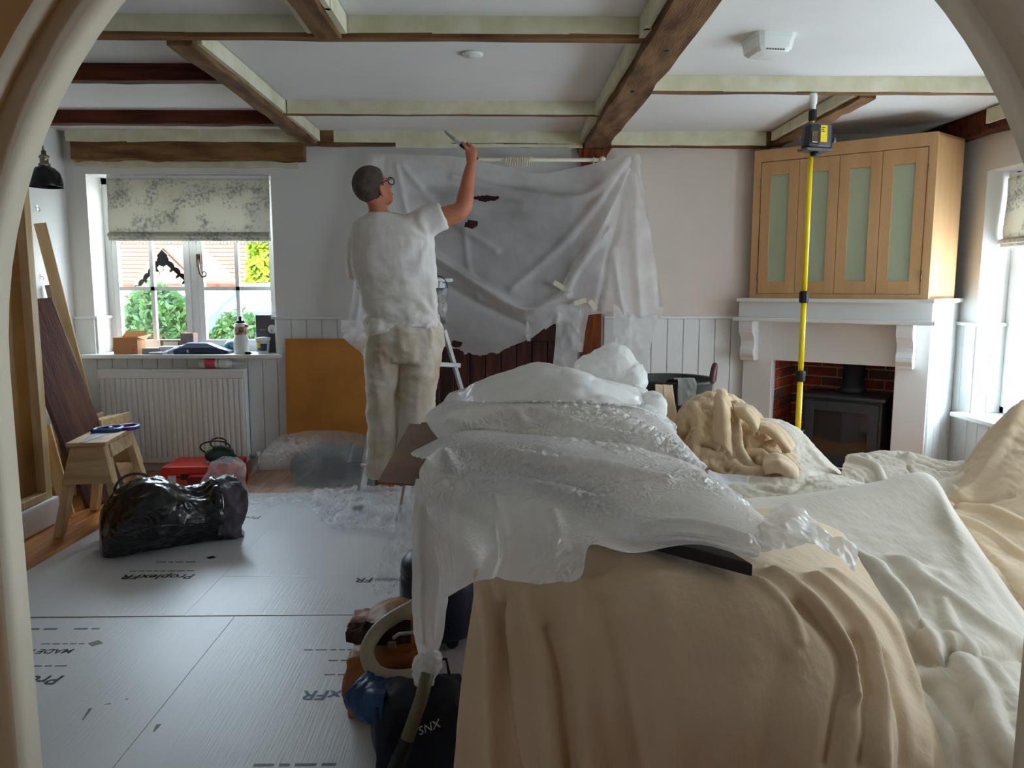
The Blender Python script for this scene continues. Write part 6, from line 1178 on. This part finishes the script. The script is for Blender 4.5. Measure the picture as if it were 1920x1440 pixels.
# brush in the hand
br = thing('paint_brush', 'paint brush held up to the ceiling in the raised hand', 'brush', hx0); q_ = bd.to_track_quat('Z', 'Y').to_matrix().to_4x4()
MB().lathe([(.008, -.05), (.011, -.02), (.009, .04), (.012, .075), (.012, .085)], 14, q_).obj('handle', M['black'], br); MB().prism([(-.022, -.008, .085), (.022, -.008, .085), (.022, .008, .085), (-.022, .008, .085)], (0, 0, .04), q_).obj('ferrule', M['steel'], br, bevel=.003); MB().hexa([q_ @ Vector(c) for c in ((-.021, -.007, .125), (.021, -.007, .125), (.021, .007, .125), (-.021, .007, .125), (-.024, -.004, .20), (.024, -.004, .20), (.024, .004, .20), (-.024, .004, .20))]).obj('bristles', mat('grey_bristles', srgb(150, 148, 142), .8, .2, 60), br)
# ============================================================ outside the left window
struct(MB().box((-40, 6.5, -.15), (30, 60, -.05)).obj('ground_outside', mat('pale_gravel', srgb(170, 165, 150), .9, .1, 3)))
rl = np.random.RandomState(8)
def leafy(name, label, c, r, n, m, ls=.05, cat='shrub'):
    o = thing(name, label, cat, c); d = rl.normal(size=(n, 3)); d /= np.linalg.norm(d, axis=1)[:, None]; rad = rl.uniform(.55, 1.0, n) ** .5 * (1 + .18 * fbm(d * 3, 2)); P0 = d * rad[:, None] * np.array(r); vs = []; fs = []
    for i in range(n):
        a = Vector(rl.normal(size=3)).normalized(); b = a.orthogonal().normalized(); s_ = ls * rl.uniform(.6, 1.3); p0 = Vector(P0[i]); k = len(vs)
        vs += [p0 - a * s_, p0 + b * s_ * .45, p0 + a * s_, p0 - b * s_ * .45]; fs.append((k, k + 1, k + 2, k + 3))
    f = MB().add(vs, fs).obj('foliage', m, o); f['kind'] = 'stuff'
    MB().tube([(0, 0, -r[2] - .3), (0.02, 0, -.2 * r[2]), (0, .02, r[2] * .5)], [.05, .04, .015], 8).obj('stem', M['darkoak'], o); return o
def leafmat(name, c1, c2):
    m = mat(name, c1, .6, .2, 3, col2=c2); nt = m.node_tree; P = nt.nodes['Principled BSDF']; tl = nt.nodes.new('ShaderNodeBsdfTranslucent'); rp = [n for n in nt.nodes if n.type == 'VALTORGB'][0]; nt.links.new(rp.outputs[0], tl.inputs[0]); mx = nt.nodes.new('ShaderNodeMixShader'); mx.inputs[0].default_value = .35; nt.links.new(P.outputs[0], mx.inputs[1]); nt.links.new(tl.outputs[0], mx.inputs[2]); nt.links.new(mx.outputs[0], nt.nodes['Material Output'].inputs['Surface']); return m
M['leaf'] = leafmat('hedge_leaf', srgb(70, 100, 44), srgb(44, 76, 42)); M['leafy'] = leafmat('tree_leaf', srgb(110, 128, 22), srgb(80, 100, 20))
leafy('garden_bush', 'green leafy bush outside behind the left casement', (atY(296, 615, 8.3).x, 8.3, .60), (.48, .5, .86), 6500, M['leaf'])
leafy('garden_bush', 'green leafy bush outside behind the right casement', (atY(452, 640, 8.3).x, 8.3, .50), (.38, .45, .68), 5000, M['leaf'])
leafy('garden_tree', 'yellow-green tree outside at the right edge of the left window', (atY(520, 470, 20).x, 20, 1.9), (.75, .75, 2.1), 3000, M['leafy'], .14, 'tree')
# house with a tiled roof and a gabled porch
M['render'] = mat('white_render', srgb(214, 204, 196), .8, .05, 2); M['tile'] = mat('red_roof_tile', srgb(104, 58, 44), .8, .1, 4); M['timber'] = mat('grey_timber', srgb(66, 58, 56), .7, .1, 4)
hs_ = thing('house', 'pale house with red tiled roof and gabled porch across the road', 'house', (0, 26, 0)); k_ = 24 / F
hx1, hx2 = atY(120, 500, 24).x, atY(500, 500, 24).x
MB().box((hx1 - 4, 0, -.5), (hx2, 6, 1.6)).obj('wall', M['render'], hs_); MB().prism([(hx1 - 4.2, -.3, 1.55), (hx2 + .2, -.3, 1.55), (hx2 + .2, 3.2, 5.2), (hx1 - 4.2, 3.2, 5.2)], (0, .1, -.12)).obj('roof', M['tile'], hs_)
for i in range(26):
    t = (i + .5) / 26; MB().box((hx1 - 4.2, -.3 + 3.5 * t - .02, 1.56 + 3.65 * t), (hx2 + .2, -.3 + 3.5 * t + .05, 1.59 + 3.65 * t)).obj('tile_course', M['tile'], hs_)
pc = thing('porch', 'timber gabled porch with scalloped bargeboards outside the left casement', 'porch', (0, 21, 0))
ap = atY(303, 468, 21); lf_ = atY(250, 535, 21); rg_ = atY(372, 535, 21); ap.y = lf_.y = rg_.y = 0
for e in (lf_, rg_):
    d = e - ap; n_ = Vector((-d.z, 0, d.x)).normalized(); n_ = n_ if n_.z < 0 else -n_; MB().prism([ap, e, e + n_ * .16, ap + n_ * .22], (0, .08, 0)).obj('bargeboard', M['timber'], pc)
    for i in range(5):
        c = ap + d * (.16 + .17 * i) + n_ * .20; MB().lathe([(.15, 0), (.15, .07)], 16, Matrix.Translation(c) @ Matrix.Rotation(-PI / 2, 4, 'X')).obj('scallop', M['timber'], pc)
    MB().prism([ap + Vector((0, .09, .05)), e + Vector((0, .09, .05)), e + Vector((0, 3.2, .05)), ap + Vector((0, 3.2, .05))], (0, 0, .08)).obj('roof_slope', M['tile'], pc)
MB().prism([lf_ + Vector((.35, .1, .05)), rg_ + Vector((-.35, .1, .05)), ap + Vector((0, .1, -.14))], (0, .05, 0)).obj('gable_panel', M['render'], pc); MB().box((lf_.x + .1, -.05, lf_.z - .18), (rg_.x - .1, .1, lf_.z - .02)).obj('tie_beam', M['timber'], pc)
for e in (lf_, rg_): MB().box((e.x * .88 + ap.x * .12 - .07, 0, -.5), (e.x * .88 + ap.x * .12 + .07, .14, lf_.z)).obj('post', M['timber'], pc)
# parked blue car
M['carblue'] = mat('pale_blue_car_paint', srgb(12, 44, 78), .4, .03, 3, coat=.5); M['cartyre'] = M['black']; M['carglass'] = mat('car_glass', srgb(120, 140, 150), .1, .05, 4, spec=.8)
car = thing('parked_car', 'light blue car parked outside behind the right casement', 'car', (atY(565, 560, 13).x, 13, -.05))
prf = [(-1.9, .35), (-1.95, .75), (-1.25, .95), (-.75, 1.42), (.75, 1.46), (1.5, 1.0), (1.95, .9), (2.0, .4), (1.6, .3), (-1.6, .3)]
MB().prism([(x, -.8, z + .1) for x, z in prf], (0, 1.6, 0)).obj('body', M['carblue'], car, bevel=.08, seg=3)
MB().prism([(-1.08, -.812, 1.08), (-.68, -.812, 1.42), (.0, -.812, 1.46), (.0, -.812, 1.08)], (0, .02, 0)).obj('side_window', M['carglass'], car); MB().prism([(.08, -.812, 1.08), (.08, -.812, 1.46), (.70, -.812, 1.44), (1.30, -.812, 1.08)], (0, .02, 0)).obj('side_window', M['carglass'], car)
for x in (-1.2, 1.25):
    for y in (-.78, .62): MB().lathe([(.20, 0), (.32, .01), (.32, .17), (.20, .18)], 28, Matrix.Translation((x, y + .17, .32)) @ Matrix.Rotation(PI / 2, 4, 'X')).obj('wheel', M['cartyre'], car)
